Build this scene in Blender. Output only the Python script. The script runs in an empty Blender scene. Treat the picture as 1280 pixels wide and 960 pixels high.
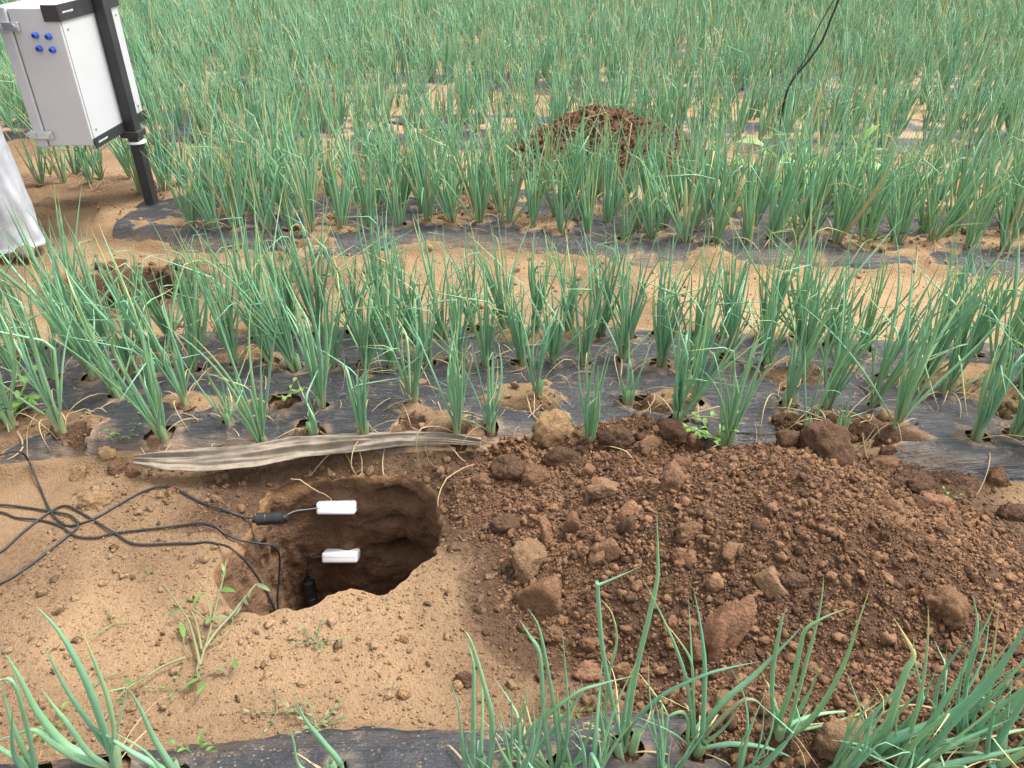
import bpy, math, random
import numpy as np
from mathutils import Vector, Matrix, noise as mnoise

random.seed(7)
rng = np.random.default_rng(7)
SC = bpy.context.scene
COL = SC.collection
R = math.radians

# ------------------------------------------------------------------ camera, world, sun, exposure
PITCH = R(32.2)
CAM_H = 1.5
FPX = 967.0
cam_d = bpy.data.cameras.new('camera')
cam = bpy.data.objects.new('camera', cam_d)
COL.objects.link(cam)
cam.location = (0, 0, CAM_H)
cam.rotation_euler = (math.pi / 2 - PITCH, 0, 0)
cam_d.sensor_width = 36.0
cam_d.lens = FPX / 1280 * 36.0
cam_d.clip_start = 0.02
cam_d.clip_end = 1500
SC.camera = cam

SUN_EL, SUN_AZ = R(62), R(72)          # azimuth measured clockwise from +Y
world = bpy.data.worlds.new('World')
SC.world = world
world.use_nodes = True
wn = world.node_tree
bg = wn.nodes['Background']
sky = wn.nodes.new('ShaderNodeTexSky')
sky.sky_type = 'NISHITA'
sky.sun_disc = False
sky.sun_elevation = SUN_EL
sky.sun_rotation = SUN_AZ
sky.dust_density = 4.0
sky.air_density = 1.0
hs = wn.nodes.new('ShaderNodeHueSaturation')   # bright overcast: a greyer sky
hs.inputs['Saturation'].default_value = 0.10
wn.links.new(sky.outputs[0], hs.inputs['Color'])
wn.links.new(hs.outputs[0], bg.inputs['Color'])
bg.inputs['Strength'].default_value = 0.14
sun_d = bpy.data.lights.new('sun', 'SUN')
sun_d.energy = 1.35
sun_d.angle = R(16)
sun_d.color = (1.0, 0.965, 0.91)
sun = bpy.data.objects.new('sun', sun_d)
COL.objects.link(sun)
sdir = Vector((math.sin(SUN_AZ) * math.cos(SUN_EL), math.cos(SUN_AZ) * math.cos(SUN_EL), math.sin(SUN_EL)))
sun.rotation_euler = sdir.to_track_quat('Z', 'Y').to_euler()
sun.location = sdir * 30
SC.view_settings.view_transform = 'Standard'
SC.view_settings.look = 'None'
SC.view_settings.gamma = 1.0
SC.view_settings.exposure = 1.70

# ------------------------------------------------------------------ measuring helpers
CP, SP = math.cos(PITCH), math.sin(PITCH)


def ray(px, py):
    a, b = (px - 640) / FPX, (480 - py) / FPX
    return Vector((a, CP + b * SP, -SP + b * CP))


def at(px, py, z=0.0):
    d = ray(px, py)
    return Vector((0, 0, CAM_H)) + d * ((z - CAM_H) / d.z)


def aty(px, py, y):
    d = ray(px, py)
    return Vector((0, 0, CAM_H)) + d * (y / d.y)


def proj(x, y, z):
    dep = y * CP - (z - CAM_H) * SP
    up = y * SP + (z - CAM_H) * CP
    return 640 + FPX * x / dep, 480 - FPX * up / dep


# ------------------------------------------------------------------ numpy noise
_T = np.random.default_rng(99).random((64, 256, 256)).astype(np.float32)


def vn(x, y, s=0):
    x = np.asarray(x, float); y = np.asarray(y, float)
    xi = np.floor(x).astype(int); yi = np.floor(y).astype(int)
    fx = x - xi; fy = y - yi
    fx = fx * fx * (3 - 2 * fx); fy = fy * fy * (3 - 2 * fy)
    T = _T[s % 64]
    a = T[xi & 255, yi & 255]; b = T[(xi + 1) & 255, yi & 255]
    c = T[xi & 255, (yi + 1) & 255]; d = T[(xi + 1) & 255, (yi + 1) & 255]
    return (a * (1 - fx) + b * fx) * (1 - fy) + (c * (1 - fx) + d * fx) * fy


def fbm(x, y, s=0, o=4, g=0.5):
    t = 0.0; a = 1.0; n = 0.0
    for k in range(o):
        c, sn = math.cos(0.6 * k), math.sin(0.6 * k)
        t = t + a * (vn((x * c - y * sn) * 2 ** k, (x * sn + y * c) * 2 ** k, s + k) - 0.5)
        n += a; a *= g
    return t / n * 2


def domes(x, y, cell, s, prob=1.0, rmin=0.25, rmax=0.62, flat=0.8):
    """height of a layer of rounded clods, one per cell of a jittered grid"""
    u = np.asarray(x, float) / cell; v = np.asarray(y, float) / cell
    ui = np.floor(u).astype(int); vi = np.floor(v).astype(int)
    best = np.zeros(u.shape)
    for dx in (-1, 0, 1):
        for dy in (-1, 0, 1):
            a = (ui + dx) & 255; b = (vi + dy) & 255
            px = ui + dx + _T[s % 64][a, b]; py = vi + dy + _T[(s + 1) % 64][a, b]
            r = rmin + (rmax - rmin) * _T[(s + 2) % 64][a, b] ** 1.6
            on = _T[(s + 3) % 64][a, b] < prob
            h = np.sqrt(np.maximum(0, r * r - (u - px) ** 2 - (v - py) ** 2)) * on
            best = np.maximum(best, h)
    return best * cell * flat


def ss(a, b, x):
    t = np.clip((np.asarray(x, float) - a) / (b - a), 0, 1)
    return t * t * (3 - 2 * t)


# ------------------------------------------------------------------ object helpers
def props(o, label=None, cat=None, group=None, kind=None):
    if label: o['label'] = label
    if cat: o['category'] = cat
    if group: o['group'] = group
    if kind: o['kind'] = kind
    return o


def mesh_np(name, V, F, mat=None, smooth=True, attrs=None):
    """V (n,3); F (m,3) or (m,4) array, or list of such arrays"""
    me = bpy.data.meshes.new(name)
    V = np.asarray(V, np.float32)
    Fs = [np.asarray(f, np.int32) for f in (F if isinstance(F, list) else [F]) if len(f)]
    me.vertices.add(len(V)); me.vertices.foreach_set('co', V.ravel())
    loops = np.concatenate([f.ravel() for f in Fs])
    sizes = np.concatenate([np.full(len(f), f.shape[1], np.int32) for f in Fs])
    starts = np.concatenate([[0], np.cumsum(sizes)[:-1]]).astype(np.int32)
    me.loops.add(len(loops)); me.loops.foreach_set('vertex_index', loops)
    me.polygons.add(len(sizes)); me.polygons.foreach_set('loop_start', starts)
    me.update(calc_edges=True)
    me.polygons.foreach_set('use_smooth', np.full(len(sizes), bool(smooth)))
    for k, a in (attrs or {}).items():
        at_ = me.attributes.new(k, 'FLOAT', 'POINT')
        at_.data.foreach_set('value', np.asarray(a, np.float32))
    if mat: me.materials.append(mat)
    me.update()
    return me


def obj(name, me, parent=None, loc=None):
    o = bpy.data.objects.new(name, me)
    COL.objects.link(o)
    if parent is not None: o.parent = parent
    if loc is not None: o.location = loc
    return o


def empty(name, loc=(0, 0, 0)):
    o = bpy.data.objects.new(name, None)
    COL.objects.link(o); o.location = loc
    o.empty_display_size = 0.05
    return o


class MB:
    def __init__(s): s.V = []; s.F = []

    def add(s, V, F):
        n = len(s.V); s.V += [tuple(v) for v in V]; s.F += [tuple(i + n for i in f) for f in F]; return s

    def box(s, x0, x1, y0, y1, z0, z1):
        return s.add([(x0, y0, z0), (x1, y0, z0), (x1, y1, z0), (x0, y1, z0), (x0, y0, z1), (x1, y0, z1), (x1, y1, z1), (x0, y1, z1)],
                     [(3, 2, 1, 0), (4, 5, 6, 7), (0, 1, 5, 4), (1, 2, 6, 5), (2, 3, 7, 6), (3, 0, 4, 7)])

    def lathe(s, prof, axis='z', org=(0, 0, 0), n=16):
        V = []; F = []
        for (r, h) in prof:
            for k in range(n):
                a = 2 * math.pi * k / n
                p = {'z': (r * math.cos(a), r * math.sin(a), h), 'y': (r * math.cos(a), h, -r * math.sin(a)), 'x': (h, r * math.cos(a), r * math.sin(a))}[axis]
                V.append((p[0] + org[0], p[1] + org[1], p[2] + org[2]))
        m = len(prof)
        for j in range(m - 1):
            for k in range(n):
                F.append((j * n + k, j * n + (k + 1) % n, (j + 1) * n + (k + 1) % n, (j + 1) * n + k))
        F.append(tuple(range(n - 1, -1, -1))); F.append(tuple(range((m - 1) * n, m * n)))
        return s.add(V, F)

    def build(s, name, mat, parent=None, bevel=0, smooth=False, loc=None):
        me = bpy.data.meshes.new(name)
        me.from_pydata(s.V, [], s.F); me.materials.append(mat); me.update()
        if smooth:
            me.polygons.foreach_set('use_smooth', [True] * len(me.polygons))
        o = obj(name, me, parent, loc)
        if bevel:
            b = o.modifiers.new('bevel', 'BEVEL'); b.width = bevel; b.segments = 3; b.limit_method = 'ANGLE'
        return o


def catmull(P, n=6, closed=False):
    P = [Vector(p) for p in P]
    m = len(P); out = []
    for i in range(m if closed else m - 1):
        if closed:
            a, b, c, d = P[(i - 1) % m], P[i], P[(i + 1) % m], P[(i + 2) % m]
        else:
            a, b, c, d = P[max(i - 1, 0)], P[i], P[i + 1], P[min(i + 2, m - 1)]
        for k in range(n):
            t = k / n
            out.append(0.5 * ((2 * b) + (c - a) * t + (2 * a - 5 * b + 4 * c - d) * t * t + (3 * b - a - 3 * c + d) * t ** 3))
    if not closed: out.append(P[-1].copy())
    return out


def tube_np(P, rad, ns=8, flat=1.0):
    """tube along P with radii; parallel transport frame. returns V, F(quads), t"""
    P = [Vector(p) for p in P]; m = len(P)
    V = []; T = []
    tan = [(P[min(i + 1, m - 1)] - P[max(i - 1, 0)]).normalized() for i in range(m)]
    ref = Vector((0, 0, 1)) if abs(tan[0].z) < 0.9 else Vector((1, 0, 0))
    u = tan[0].cross(ref).normalized()
    for i in range(m):
        u = (u - tan[i] * u.dot(tan[i]))
        if u.length < 1e-6: u = tan[i].orthogonal()
        u.normalize(); w = tan[i].cross(u)
        r = rad[i] if hasattr(rad, '__len__') else rad
        for k in range(ns):
            a = 2 * math.pi * k / ns
            V.append(P[i] + u * (r * math.cos(a)) + w * (r * flat * math.sin(a))); T.append(i / (m - 1))
    F = [(i * ns + k, i * ns + (k + 1) % ns, (i + 1) * ns + (k + 1) % ns, (i + 1) * ns + k) for i in range(m - 1) for k in range(ns)]
    return np.array(V), np.array(F), np.array(T)


# ------------------------------------------------------------------ materials
def newmat(name):
    m = bpy.data.materials.new(name); m.use_nodes = True
    return m, m.node_tree, m.node_tree.nodes['Principled BSDF']


class NT:
    def __init__(s, nt): s.nt = nt

    def n(s, t, **kw):
        nd = s.nt.nodes.new(t)
        for k, v in kw.items(): setattr(nd, k, v)
        return nd

    def l(s, a, b): s.nt.links.new(a, b)

    def attr(s, name):
        return s.n('ShaderNodeAttribute', attribute_name=name).outputs['Fac']

    def noise(s, scale, detail=4, rough=0.6, vec=None, dim='3D'):
        nd = s.n('ShaderNodeTexNoise'); nd.inputs['Scale'].default_value = scale
        nd.inputs['Detail'].default_value = detail; nd.inputs['Roughness'].default_value = rough
        if vec is not None: s.l(vec, nd.inputs['Vector'])
        return nd.outputs['Fac']

    def vor(s, scale, vec=None):
        nd = s.n('ShaderNodeTexVoronoi'); nd.inputs['Scale'].default_value = scale
        if vec is not None: s.l(vec, nd.inputs['Vector'])
        return nd

    def ramp(s, fac, stops):
        nd = s.n('ShaderNodeValToRGB'); e = nd.color_ramp.elements
        while len(e) < len(stops): e.new(0.5)
        for k, (p, c) in enumerate(stops):
            e[k].position = p; e[k].color = (c if hasattr(c, '__len__') else (c, c, c)) + ((1,) if not hasattr(c, '__len__') or len(c) == 3 else ())
        s.l(fac, nd.inputs[0]); return nd.outputs[0]

    def mix(s, fac, a, b, mode='MIX'):
        nd = s.n('ShaderNodeMix', data_type='RGBA', blend_type=mode)
        for sock, v in ((nd.inputs[0], fac), (nd.inputs[6], a), (nd.inputs[7], b)):
            if isinstance(v, (int, float)): sock.default_value = v
            elif isinstance(v, tuple): sock.default_value = v + (1,) if len(v) == 3 else v
            else: s.l(v, sock)
        return nd.outputs[2]

    def math(s, op, a, b=None, clamp=False):
        nd = s.n('ShaderNodeMath', operation=op, use_clamp=clamp)
        for sock, v in ((nd.inputs[0], a), (nd.inputs[1], b)):
            if v is None: continue
            if isinstance(v, (int, float)): sock.default_value = v
            else: s.l(v, sock)
        return nd.outputs[0]

    def mapr(s, v, a, b, c=0.0, d=1.0):
        nd = s.n('ShaderNodeMapRange'); s.l(v, nd.inputs[0])
        for i, q in enumerate((a, b, c, d)): nd.inputs[i + 1].default_value = q
        return nd.outputs[0]

    def bump(s, h, strength, dist, prev=None):
        nd = s.n('ShaderNodeBump'); nd.inputs['Strength'].default_value = strength; nd.inputs['Distance'].default_value = dist
        s.l(h, nd.inputs['Height'])
        if prev is not None: s.l(prev, nd.inputs['Normal'])
        return nd.outputs['Normal']


def soil_mat(name, light, mid, dark, moist=None, grain=1.0):
    """crumbly soil; the 'moist' attribute blends to a darker wet soil, on the heap also shade painted between crumbs"""
    m, nt, b = newmat(name); k = NT(nt)
    pos = k.n('ShaderNodeNewGeometry').outputs['Position']
    n1 = k.noise(5.0, 5, 0.6, pos); n2 = k.noise(60.0 * grain, 5, 0.7, pos); n3 = k.noise(330.0 * grain, 3, 0.7, pos)
    f = k.math('ADD', k.math('MULTIPLY', n1, 0.30), k.math('ADD', k.math('MULTIPLY', n2, 0.40), k.math('MULTIPLY', n3, 0.30)))
    col = k.ramp(f, [(0.34, dark), (0.49, mid), (0.66, light)])
    v = k.vor(130.0 * grain, pos)
    col = k.mix(0.16, col, k.ramp(v.outputs['Color'], [(0.0, dark), (1.0, light)]))
    if moist is not None:
        mo = k.attr('moist')
        mo2 = k.mapr(k.math('ADD', mo, k.math('MULTIPLY', k.math('SUBTRACT', n2, 0.5), 0.7)), 0.15, 0.85)
        wetcol = k.mix(k.mapr(n2, 0.3, 0.7), moist[0], moist[1])
        col = k.mix(mo2, col, wetcol)
    k.l(col, b.inputs['Base Color'])
    b.inputs['Roughness'].default_value = 0.95
    b.inputs['Specular IOR Level'].default_value = 0.15
    h = k.math('ADD', k.math('MULTIPLY', n2, 1.0), k.math('MULTIPLY', n3, 0.45))
    h = k.math('SUBTRACT', h, k.math('MULTIPLY', v.outputs['Distance'], 0.5))
    n4 = k.noise(150.0 * grain, 4, 0.7, pos)
    h = k.math('ADD', h, k.math('MULTIPLY', n4, 0.9))
    k.l(k.bump(h, 0.9, 0.007), b.inputs['Normal'])
    return m


DRY = ((0.45, 0.305, 0.180), (0.315, 0.205, 0.115), (0.175, 0.108, 0.060))
HEAP = ((0.355, 0.208, 0.115), (0.192, 0.105, 0.058), (0.075, 0.041, 0.025))
WET = ((0.165, 0.085, 0.045), (0.085, 0.044, 0.026))
M_ground = soil_mat('dry_soil', *DRY, moist=((0.115, 0.066, 0.039), (0.052, 0.030, 0.019)))
M_heap = soil_mat('dug_soil', *HEAP, moist=((0.125, 0.070, 0.042), (0.062, 0.034, 0.022)))
M_pit = soil_mat('pit_soil', (0.34, 0.195, 0.098), (0.25, 0.140, 0.070), (0.16, 0.088, 0.046), moist=((0.185, 0.108, 0.064), (0.115, 0.065, 0.039)), grain=0.7)
M_clod_tan = soil_mat('tan_clod_soil', (0.36, 0.235, 0.125), (0.26, 0.16, 0.084), (0.15, 0.088, 0.047))
M_clod_brown = soil_mat('brown_clod_soil', (0.24, 0.138, 0.078), (0.155, 0.085, 0.049), (0.080, 0.043, 0.026))
M_clod_drab = soil_mat('drab_clod_soil', (0.27, 0.170, 0.100), (0.195, 0.118, 0.067), (0.11, 0.063, 0.037))
M_clod_dark = soil_mat('dark_clod_soil', (0.15, 0.086, 0.052), (0.092, 0.052, 0.033), (0.048, 0.027, 0.018))
M_clod_red = soil_mat('reddish_clod_soil', (0.29, 0.160, 0.096), (0.205, 0.107, 0.064), (0.12, 0.060, 0.037))


def film_mat(name, base, dust_amt):
    m, nt, b = newmat(name); k = NT(nt)
    pos = k.n('ShaderNodeNewGeometry').outputs['Position']
    mp = k.n('ShaderNodeMapping'); k.l(pos, mp.inputs[0]); mp.inputs['Scale'].default_value = (7, 75, 40)
    st = k.noise(1.0, 5, 0.65, mp.outputs[0])
    n1 = k.noise(13.0, 8, 0.72, pos); n2 = k.noise(160.0, 3, 0.6, pos)
    d = k.math('ADD', k.math('MULTIPLY', n1, 0.6), k.math('ADD', k.math('MULTIPLY', st, 0.2), k.math('MULTIPLY', n2, 0.2)))
    lo = 0.62 - dust_amt * 0.35
    dust = k.mapr(d, lo + 0.02, lo + 0.12)
    d2 = k.attr('dust')
    fac = k.math('ADD', k.math('MULTIPLY', dust, 0.50), d2, clamp=True)
    sp = k.vor(95.0, pos); spk = k.math('MULTIPLY', k.mapr(sp.outputs['Distance'], 0.30, 0.18), k.mapr(k.noise(9.0, 3, .6, pos), .46, .60))
    fac = k.math('MAXIMUM', fac, k.math('MULTIPLY', spk, 0.42))
    c = k.mix(fac, base, (0.36, 0.235, 0.135))
    k.l(c, b.inputs['Base Color'])
    k.l(k.math('ADD', k.math('MULTIPLY', fac, 0.45), 0.40, clamp=True), b.inputs['Roughness'])
    b.inputs['Specular IOR Level'].default_value = 0.5
    k.l(k.bump(k.math('ADD', st, k.math('MULTIPLY', n2, 0.15)), 1.0, 0.011), b.inputs['Normal'])
    return m


M_film = film_mat('black_film', (0.019, 0.020, 0.024), 0.30)
M_flap = None


def leaf_mat(name, c1, c2, tip, dry=(0.50, 0.36, 0.19), base=(0.36, 0.42, 0.22)):
    m, nt, b = newmat(name); k = NT(nt)
    t = k.attr('t'); r = k.attr('r'); d = k.attr('d')
    oi = k.n('ShaderNodeObjectInfo').outputs['Random']
    v = k.math('FRACT', k.math('ADD', k.math('MULTIPLY', oi, 3.7), r))
    co = k.n('ShaderNodeTexCoord').outputs['Object']
    nn = k.noise(45.0, 3, 0.6, co)
    c = k.mix(k.math('MULTIPLY', k.math('ADD', v, k.math('SUBTRACT', nn, 0.5)), 0.7, clamp=True), c1, c2)
    # some leaves yellow from the tip down
    thr = k.math('SUBTRACT', 0.97, k.math('MULTIPLY', k.math('POWER', v, 5.0), 0.42))
    tipf = k.math('MULTIPLY', k.math('SUBTRACT', t, thr), 6.0, clamp=True)
    c = k.mix(tipf, c, tip)
    c = k.mix(k.mapr(t, 0.16, 0.02), c, base)
    c = k.mix(k.math('MULTIPLY', d, k.math('ADD', 0.7, k.math('MULTIPLY', nn, 0.6)), clamp=True), c, dry)
    k.l(c, b.inputs['Base Color'])
    b.inputs['Roughness'].default_value = 0.36
    b.inputs['Specular IOR Level'].default_value = 0.5
    b.inputs['Sheen Weight'].default_value = 0.12
    b.inputs['Sheen Roughness'].default_value = 0.4
    tr = k.n('ShaderNodeBsdfTranslucent'); k.l(c, tr.inputs['Color'])
    mx = k.n('ShaderNodeMixShader'); mx.inputs[0].default_value = 0.34
    k.l(b.outputs[0], mx.inputs[1]); k.l(tr.outputs[0], mx.inputs[2])
    k.l(mx.outputs[0], nt.nodes['Material Output'].inputs['Surface'])
    mp = k.n('ShaderNodeMapping'); k.l(co, mp.inputs[0]); mp.inputs['Scale'].default_value = (300, 300, 8)
    k.l(k.bump(k.noise(1.0, 2, 0.5, mp.outputs[0]), 0.25, 0.002), b.inputs['Normal'])
    return m


M_leaf = leaf_mat('onion_leaf', (0.180, 0.400, 0.255), (0.345, 0.545, 0.262), (0.62, 0.57, 0.24))
M_weed = leaf_mat('weed_leaf', (0.085, 0.190, 0.040), (0.170, 0.300, 0.060), (0.22, 0.34, 0.08), base=(0.14, 0.24, 0.06))
M_weed_pale = leaf_mat('pale_weed_leaf', (0.20, 0.36, 0.08), (0.27, 0.42, 0.11), (0.30, 0.42, 0.12), base=(0.2, 0.3, 0.08))
M_weed_dull = leaf_mat('wilted_weed_leaf', (0.13, 0.18, 0.080), (0.22, 0.25, 0.11), (0.36, 0.28, 0.12), base=(0.30, 0.27, 0.13))
M_straw = leaf_mat('straw', (0.50, 0.36, 0.20), (0.58, 0.44, 0.25), (0.42, 0.28, 0.15), base=(0.5, 0.36, 0.2))


def plain(name, col, rough=0.5, metal=0.0, var=0.06, scale=12, bump=0.0, spec=0.5):
    m, nt, b = newmat(name); k = NT(nt)
    co = k.n('ShaderNodeTexCoord').outputs['Object']
    n = k.noise(scale, 6, 0.65, co)
    dk = tuple(max(0, c * (1 - 3 * var)) for c in col); lt = tuple(min(1, c * (1 + var)) for c in col)
    k.l(k.ramp(n, [(0.3, dk), (0.55, col), (0.75, lt)]), b.inputs['Base Color'])
    b.inputs['Metallic'].default_value = metal
    k.l(k.mapr(n, 0.3, 0.7, rough - 0.08, rough + 0.1), b.inputs['Roughness'])
    b.inputs['Specular IOR Level'].default_value = spec
    if bump: k.l(k.bump(k.noise(scale * 14, 3, 0.6, co), bump, 0.002), b.inputs['Normal'])
    return m


M_cab = plain('cabinet_paint', (0.46, 0.46, 0.475), 0.5, var=0.02, scale=3)
M_cabback = plain('cabinet_back', (0.40, 0.405, 0.42), 0.5, var=0.02, scale=3)
M_black = plain('black_steel', (0.022, 0.022, 0.026), 0.42, var=0.1)
M_flap = plain('dusty_film', (0.25, 0.207, 0.160), 0.8, var=0.14, scale=20, bump=0.5, spec=0.3)
M_steel = plain('latch_steel', (0.62, 0.62, 0.62), 0.32, metal=0.85)
M_blue = plain('blue_plastic', (0.02, 0.10, 0.55), 0.35)
M_navy = plain('bore_shade_navy', (0.008, 0.012, 0.03), 0.5)  # near-black paint for the shade inside a gland's opening
M_cable = plain('cable_rubber', (0.016, 0.016, 0.018), 0.55, var=0.12, scale=30)
M_hose = plain('hose_rubber', (0.012, 0.012, 0.014), 0.45)
M_white = plain('sensor_white', (0.90, 0.90, 0.91), 0.38, var=0.01, scale=20)
M_tie = plain('tie_white', (0.75, 0.75, 0.74), 0.5)
M_logo = plain('logo_print', (0.55, 0.56, 0.58), 0.5)
M_trouser = plain('trouser_cloth', (0.39, 0.40, 0.43), 0.9, var=0.09, scale=7, bump=0.3, spec=0.1)
M_shirt = plain('shirt_cloth', (0.10, 0.14, 0.24), 0.9, bump=0.3, spec=0.1)
M_shoe = plain('shoe_leather', (0.15, 0.11, 0.08), 0.7, var=0.15)
M_skin = plain('skin', (0.42, 0.26, 0.18), 0.55, var=0.03)
M_hair = plain('hair', (0.015, 0.012, 0.01), 0.6)

# ------------------------------------------------------------------ layout of the beds
def pl(pts, z=0.02):
    w = [at(px, py, z) for px, py in pts]
    xs = np.array([p.x for p in w]); ys = np.array([p.y for p in w])
    o = np.argsort(xs)
    return xs[o], ys[o]


PERIOD = 1.75
F2 = pl([(-200, 590), (0, 584), (120, 574), (180, 578), (400, 566), (600, 562), (760, 558), (1000, 562), (1100, 580), (1200, 602), (1290, 608), (1450, 612)])
B2 = pl([(-200, 445), (0, 440), (400, 418), (640, 418), (960, 428), (1280, 444), (1450, 450)])
F3 = pl([(-300, 290), (85, 286), (230, 315), (400, 322), (540, 312), (640, 315), (800, 330), (900, 335), (1000, 331), (1280, 345), (1500, 352)])
B1 = pl([(-150, 962), (60, 955), (190, 945), (300, 936), (420, 922), (560, 917), (640, 914), (710, 904), (780, 896), (1280, 900), (1500, 902)])


def edge(k, x, side):
    """Y of the front (side 0) or back (side 1) edge of bed k at x"""
    x = np.asarray(x, float)
    wob = 0.03 * fbm(x * 1.7, x * 0 + k * 5.3 + side * 2.1, 20, 3)
    if k == 0: y = np.interp(x, *B1) if side else np.interp(x, *B1) - 0.86
    elif k == 1: y = np.interp(x, *F2) if side == 0 else np.interp(x, *B2)
    elif k == 2: y = np.interp(x, *F3) if side == 0 else np.interp(x, *F3) + 0.84
    else: y = np.interp(x, *F3) * 0.5 + 3.72 * 0.5 + PERIOD * (k - 2) + (0.84 if side else 0)
    return y + wob


NB = 13


def bedlift(x, y):
    z = np.zeros(np.shape(x))
    for k in range(NB):
        f = edge(k, x, 0); b = edge(k, x, 1)
        z = np.maximum(z, ss(-0.06, 0.07, y - f) * ss(-0.06, 0.07, b - y))
    return z


HB = 0.055

# planting positions: (x, y, bed, row) with hand-placed clumps for the bed behind the pit
PLANTS = []      # dict(x,y,bed,row,h,lean,n,px)
row2a = [(22, 548, .42, -8, 9), (82, 550, .52, -10, 9), (205, 554, .56, -9, 12), (328, 557, .60, -9, 10), (396, 548, .26, -6, 4), (455, 549, .42, -3, 9),
         (572, 549, .43, 0, 12), (613, 544, .36, 3, 8), (735, 552, .44, -1, 9), (846, 533, .45, 1, 14), (908, 552, .47, 9, 13), (1008, 548, .40, 2, 3),
         (1046, 552, .19, 6, 4), (1116, 552, .50, 12, 12), (1217, 556, .45, 6, 11), (1266, 552, .48, 14, 13)]
row2b = [(-10, 505, .5, -8, 9), (150, 505, .52, -10, 9), (236, 520, .40, -4, 8), (288, 536, .30, -6, 5), (405, 515, .52, -8, 13), (516, 515, .40, -2, 12),
         (670, 510, .36, 2, 11), (783, 508, .24, 0, 5), (868, 512, .46, 8, 11), (982, 516, .40, 7, 9), (1030, 520, .46, 10, 11), (1088, 516, .52, 14, 12),
         (1180, 500, .40, 12, 8), (1290, 515, .46, 14, 12)]
for row, L in ((0, row2a), (1, row2b)):
    for px, py, h, lean, n in L:
        p = at(px, py, HB)
        PLANTS.append(dict(x=p.x, y=p.y, bed=1, row=row, h=h * (.90 if px < 800 else 1.0), lean=lean * .3, n=n))


def fill_row(bed, row, frac, x0, x1, step=0.16, skip=0.06, hm=0.46):
    x = x0 + random.random() * step
    while x < x1:
        f = float(edge(bed, x, 0)); b = float(edge(bed, x, 1))
        if random.random() > skip:
            PLANTS.append(dict(x=x, y=f + (b - f) * frac + random.gauss(0, 0.018), bed=bed, row=row,
                               h=hm * random.uniform(0.78, 1.25), lean=random.gauss(x * .5, 4.5), n=random.randint(8, 15)))
        x += step * random.uniform(0.82, 1.2)


fill_row(1, 2, 0.58, -2.2, 3.1, 0.116, 0.05, 0.43)
fill_row(1, 0, 0.12, 1.62, 3.1, 0.17)
fill_row(1, 1, 0.34, 1.75, 3.1, 0.16)
fill_row(1, 3, 0.86, -2.2, 3.1, 0.116, 0.04, 0.45)
GAP3 = -2.35
for r_, f_ in enumerate((0.22, 0.45, 0.68, 0.90)):
    fill_row(2, r_, f_, (-2.02 if r_ < 2 else -2.75), 3.7, 0.145, 0.04, 0.47)
for kb in range(3, NB):
    for r_, f_ in enumerate((0.1, 0.36, 0.62, 0.88)):
        yk = 3.72 + PERIOD * (kb - 2)
        half = 0.70 * (yk * CP + 0.8) + 0.9
        fill_row(kb, r_, f_, -half, half, 0.155, 0.10, 0.43)
# the field closes up towards the back: clumps stand in the furrows too
for kb in range(2, NB):
    for r_, f_ in enumerate((1.17, 1.44, 1.70, 1.94)):
        yk = 3.72 + PERIOD * (kb - 2); half = 0.70 * (yk * CP + 0.8) + 0.6
        fill_row(kb, 4 + r_, f_, -half if kb > 2 else -1.9, half, 0.16, (0.45 if kb == 2 else 0.38), 0.38)
PLANTS = [p for p in PLANTS if p['y'] < 17.2]

PLANTS = [p for p in PLANTS if not (abs(p['x'] + 1.90) < .13 and 3.5 < p['y'] < 4.25)]
HX = np.array([p['x'] for p in PLANTS]); HY = np.array([p['y'] for p in PLANTS])
HBED = np.array([p['bed'] for p in PLANTS])

# first-bed clumps (leaves traced one by one below)
FG_BASE = {'A': (142, 968), 'B': (50, 985), 'C': (425, 985), 'D': (603, 985), 'E': (692, 978), 'F': (780, 948), 'G': (868, 945), 'H': (972, 935),
           'I': (1085, 975), 'J': (1190, 965), 'K': (1240, 985), 'L': (222, 985), 'M': (1132, 990)}
FGP = {k: at(px, py, HB) for k, (px, py) in FG_BASE.items()}

# planting holes in the film: x, y, radius
HOLES = [(p['x'], p['y'], random.uniform(0.018, 0.040)) for p in PLANTS if p['bed'] in (1, 2)]
HOLES += [(p.x, p.y, 0.034) for p in FGP.values()]
EMPTY_HOLES = []
for px, py, rr in ((519, 540, .052), (521, 435, .040), (700, 268, .04), (358, 510, .045), (1238, 515, .035), (800, 512, .038), (385, 542, .036), (105, 552, .05), (1250, 528, .03)):
    p = at(px, py, HB); EMPTY_HOLES.append((p.x, p.y, rr))
HOLES_A = np.array(HOLES + EMPTY_HOLES)


def snap_holes(X, Y, q, cut):
    """move the film's vertices that stand inside a hole onto its rim so that the cut is smooth"""
    used = np.zeros(X.size, bool); used[q.ravel()] = True
    ii = np.nonzero(used & cut.ravel())[0]
    xr, yr = X.ravel().copy(), Y.ravel().copy()
    for i in ii:
        d = np.hypot(HOLES_A[:, 0] - xr[i], HOLES_A[:, 1] - yr[i])
        wob = 1 + 0.6 * float(fbm(np.array([xr[i] * 34]), np.array([yr[i] * 34]), 31, 3)[0])
        j = np.argmin(d / HOLES_A[:, 2]); f = 0.95 * HOLES_A[j, 2] * wob / max(d[j], 1e-4)
        if f < 3:
            xr[i] = HOLES_A[j, 0] + (xr[i] - HOLES_A[j, 0]) * f; yr[i] = HOLES_A[j, 1] + (yr[i] - HOLES_A[j, 1]) * f
    return xr.reshape(X.shape), yr.reshape(Y.shape)


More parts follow.
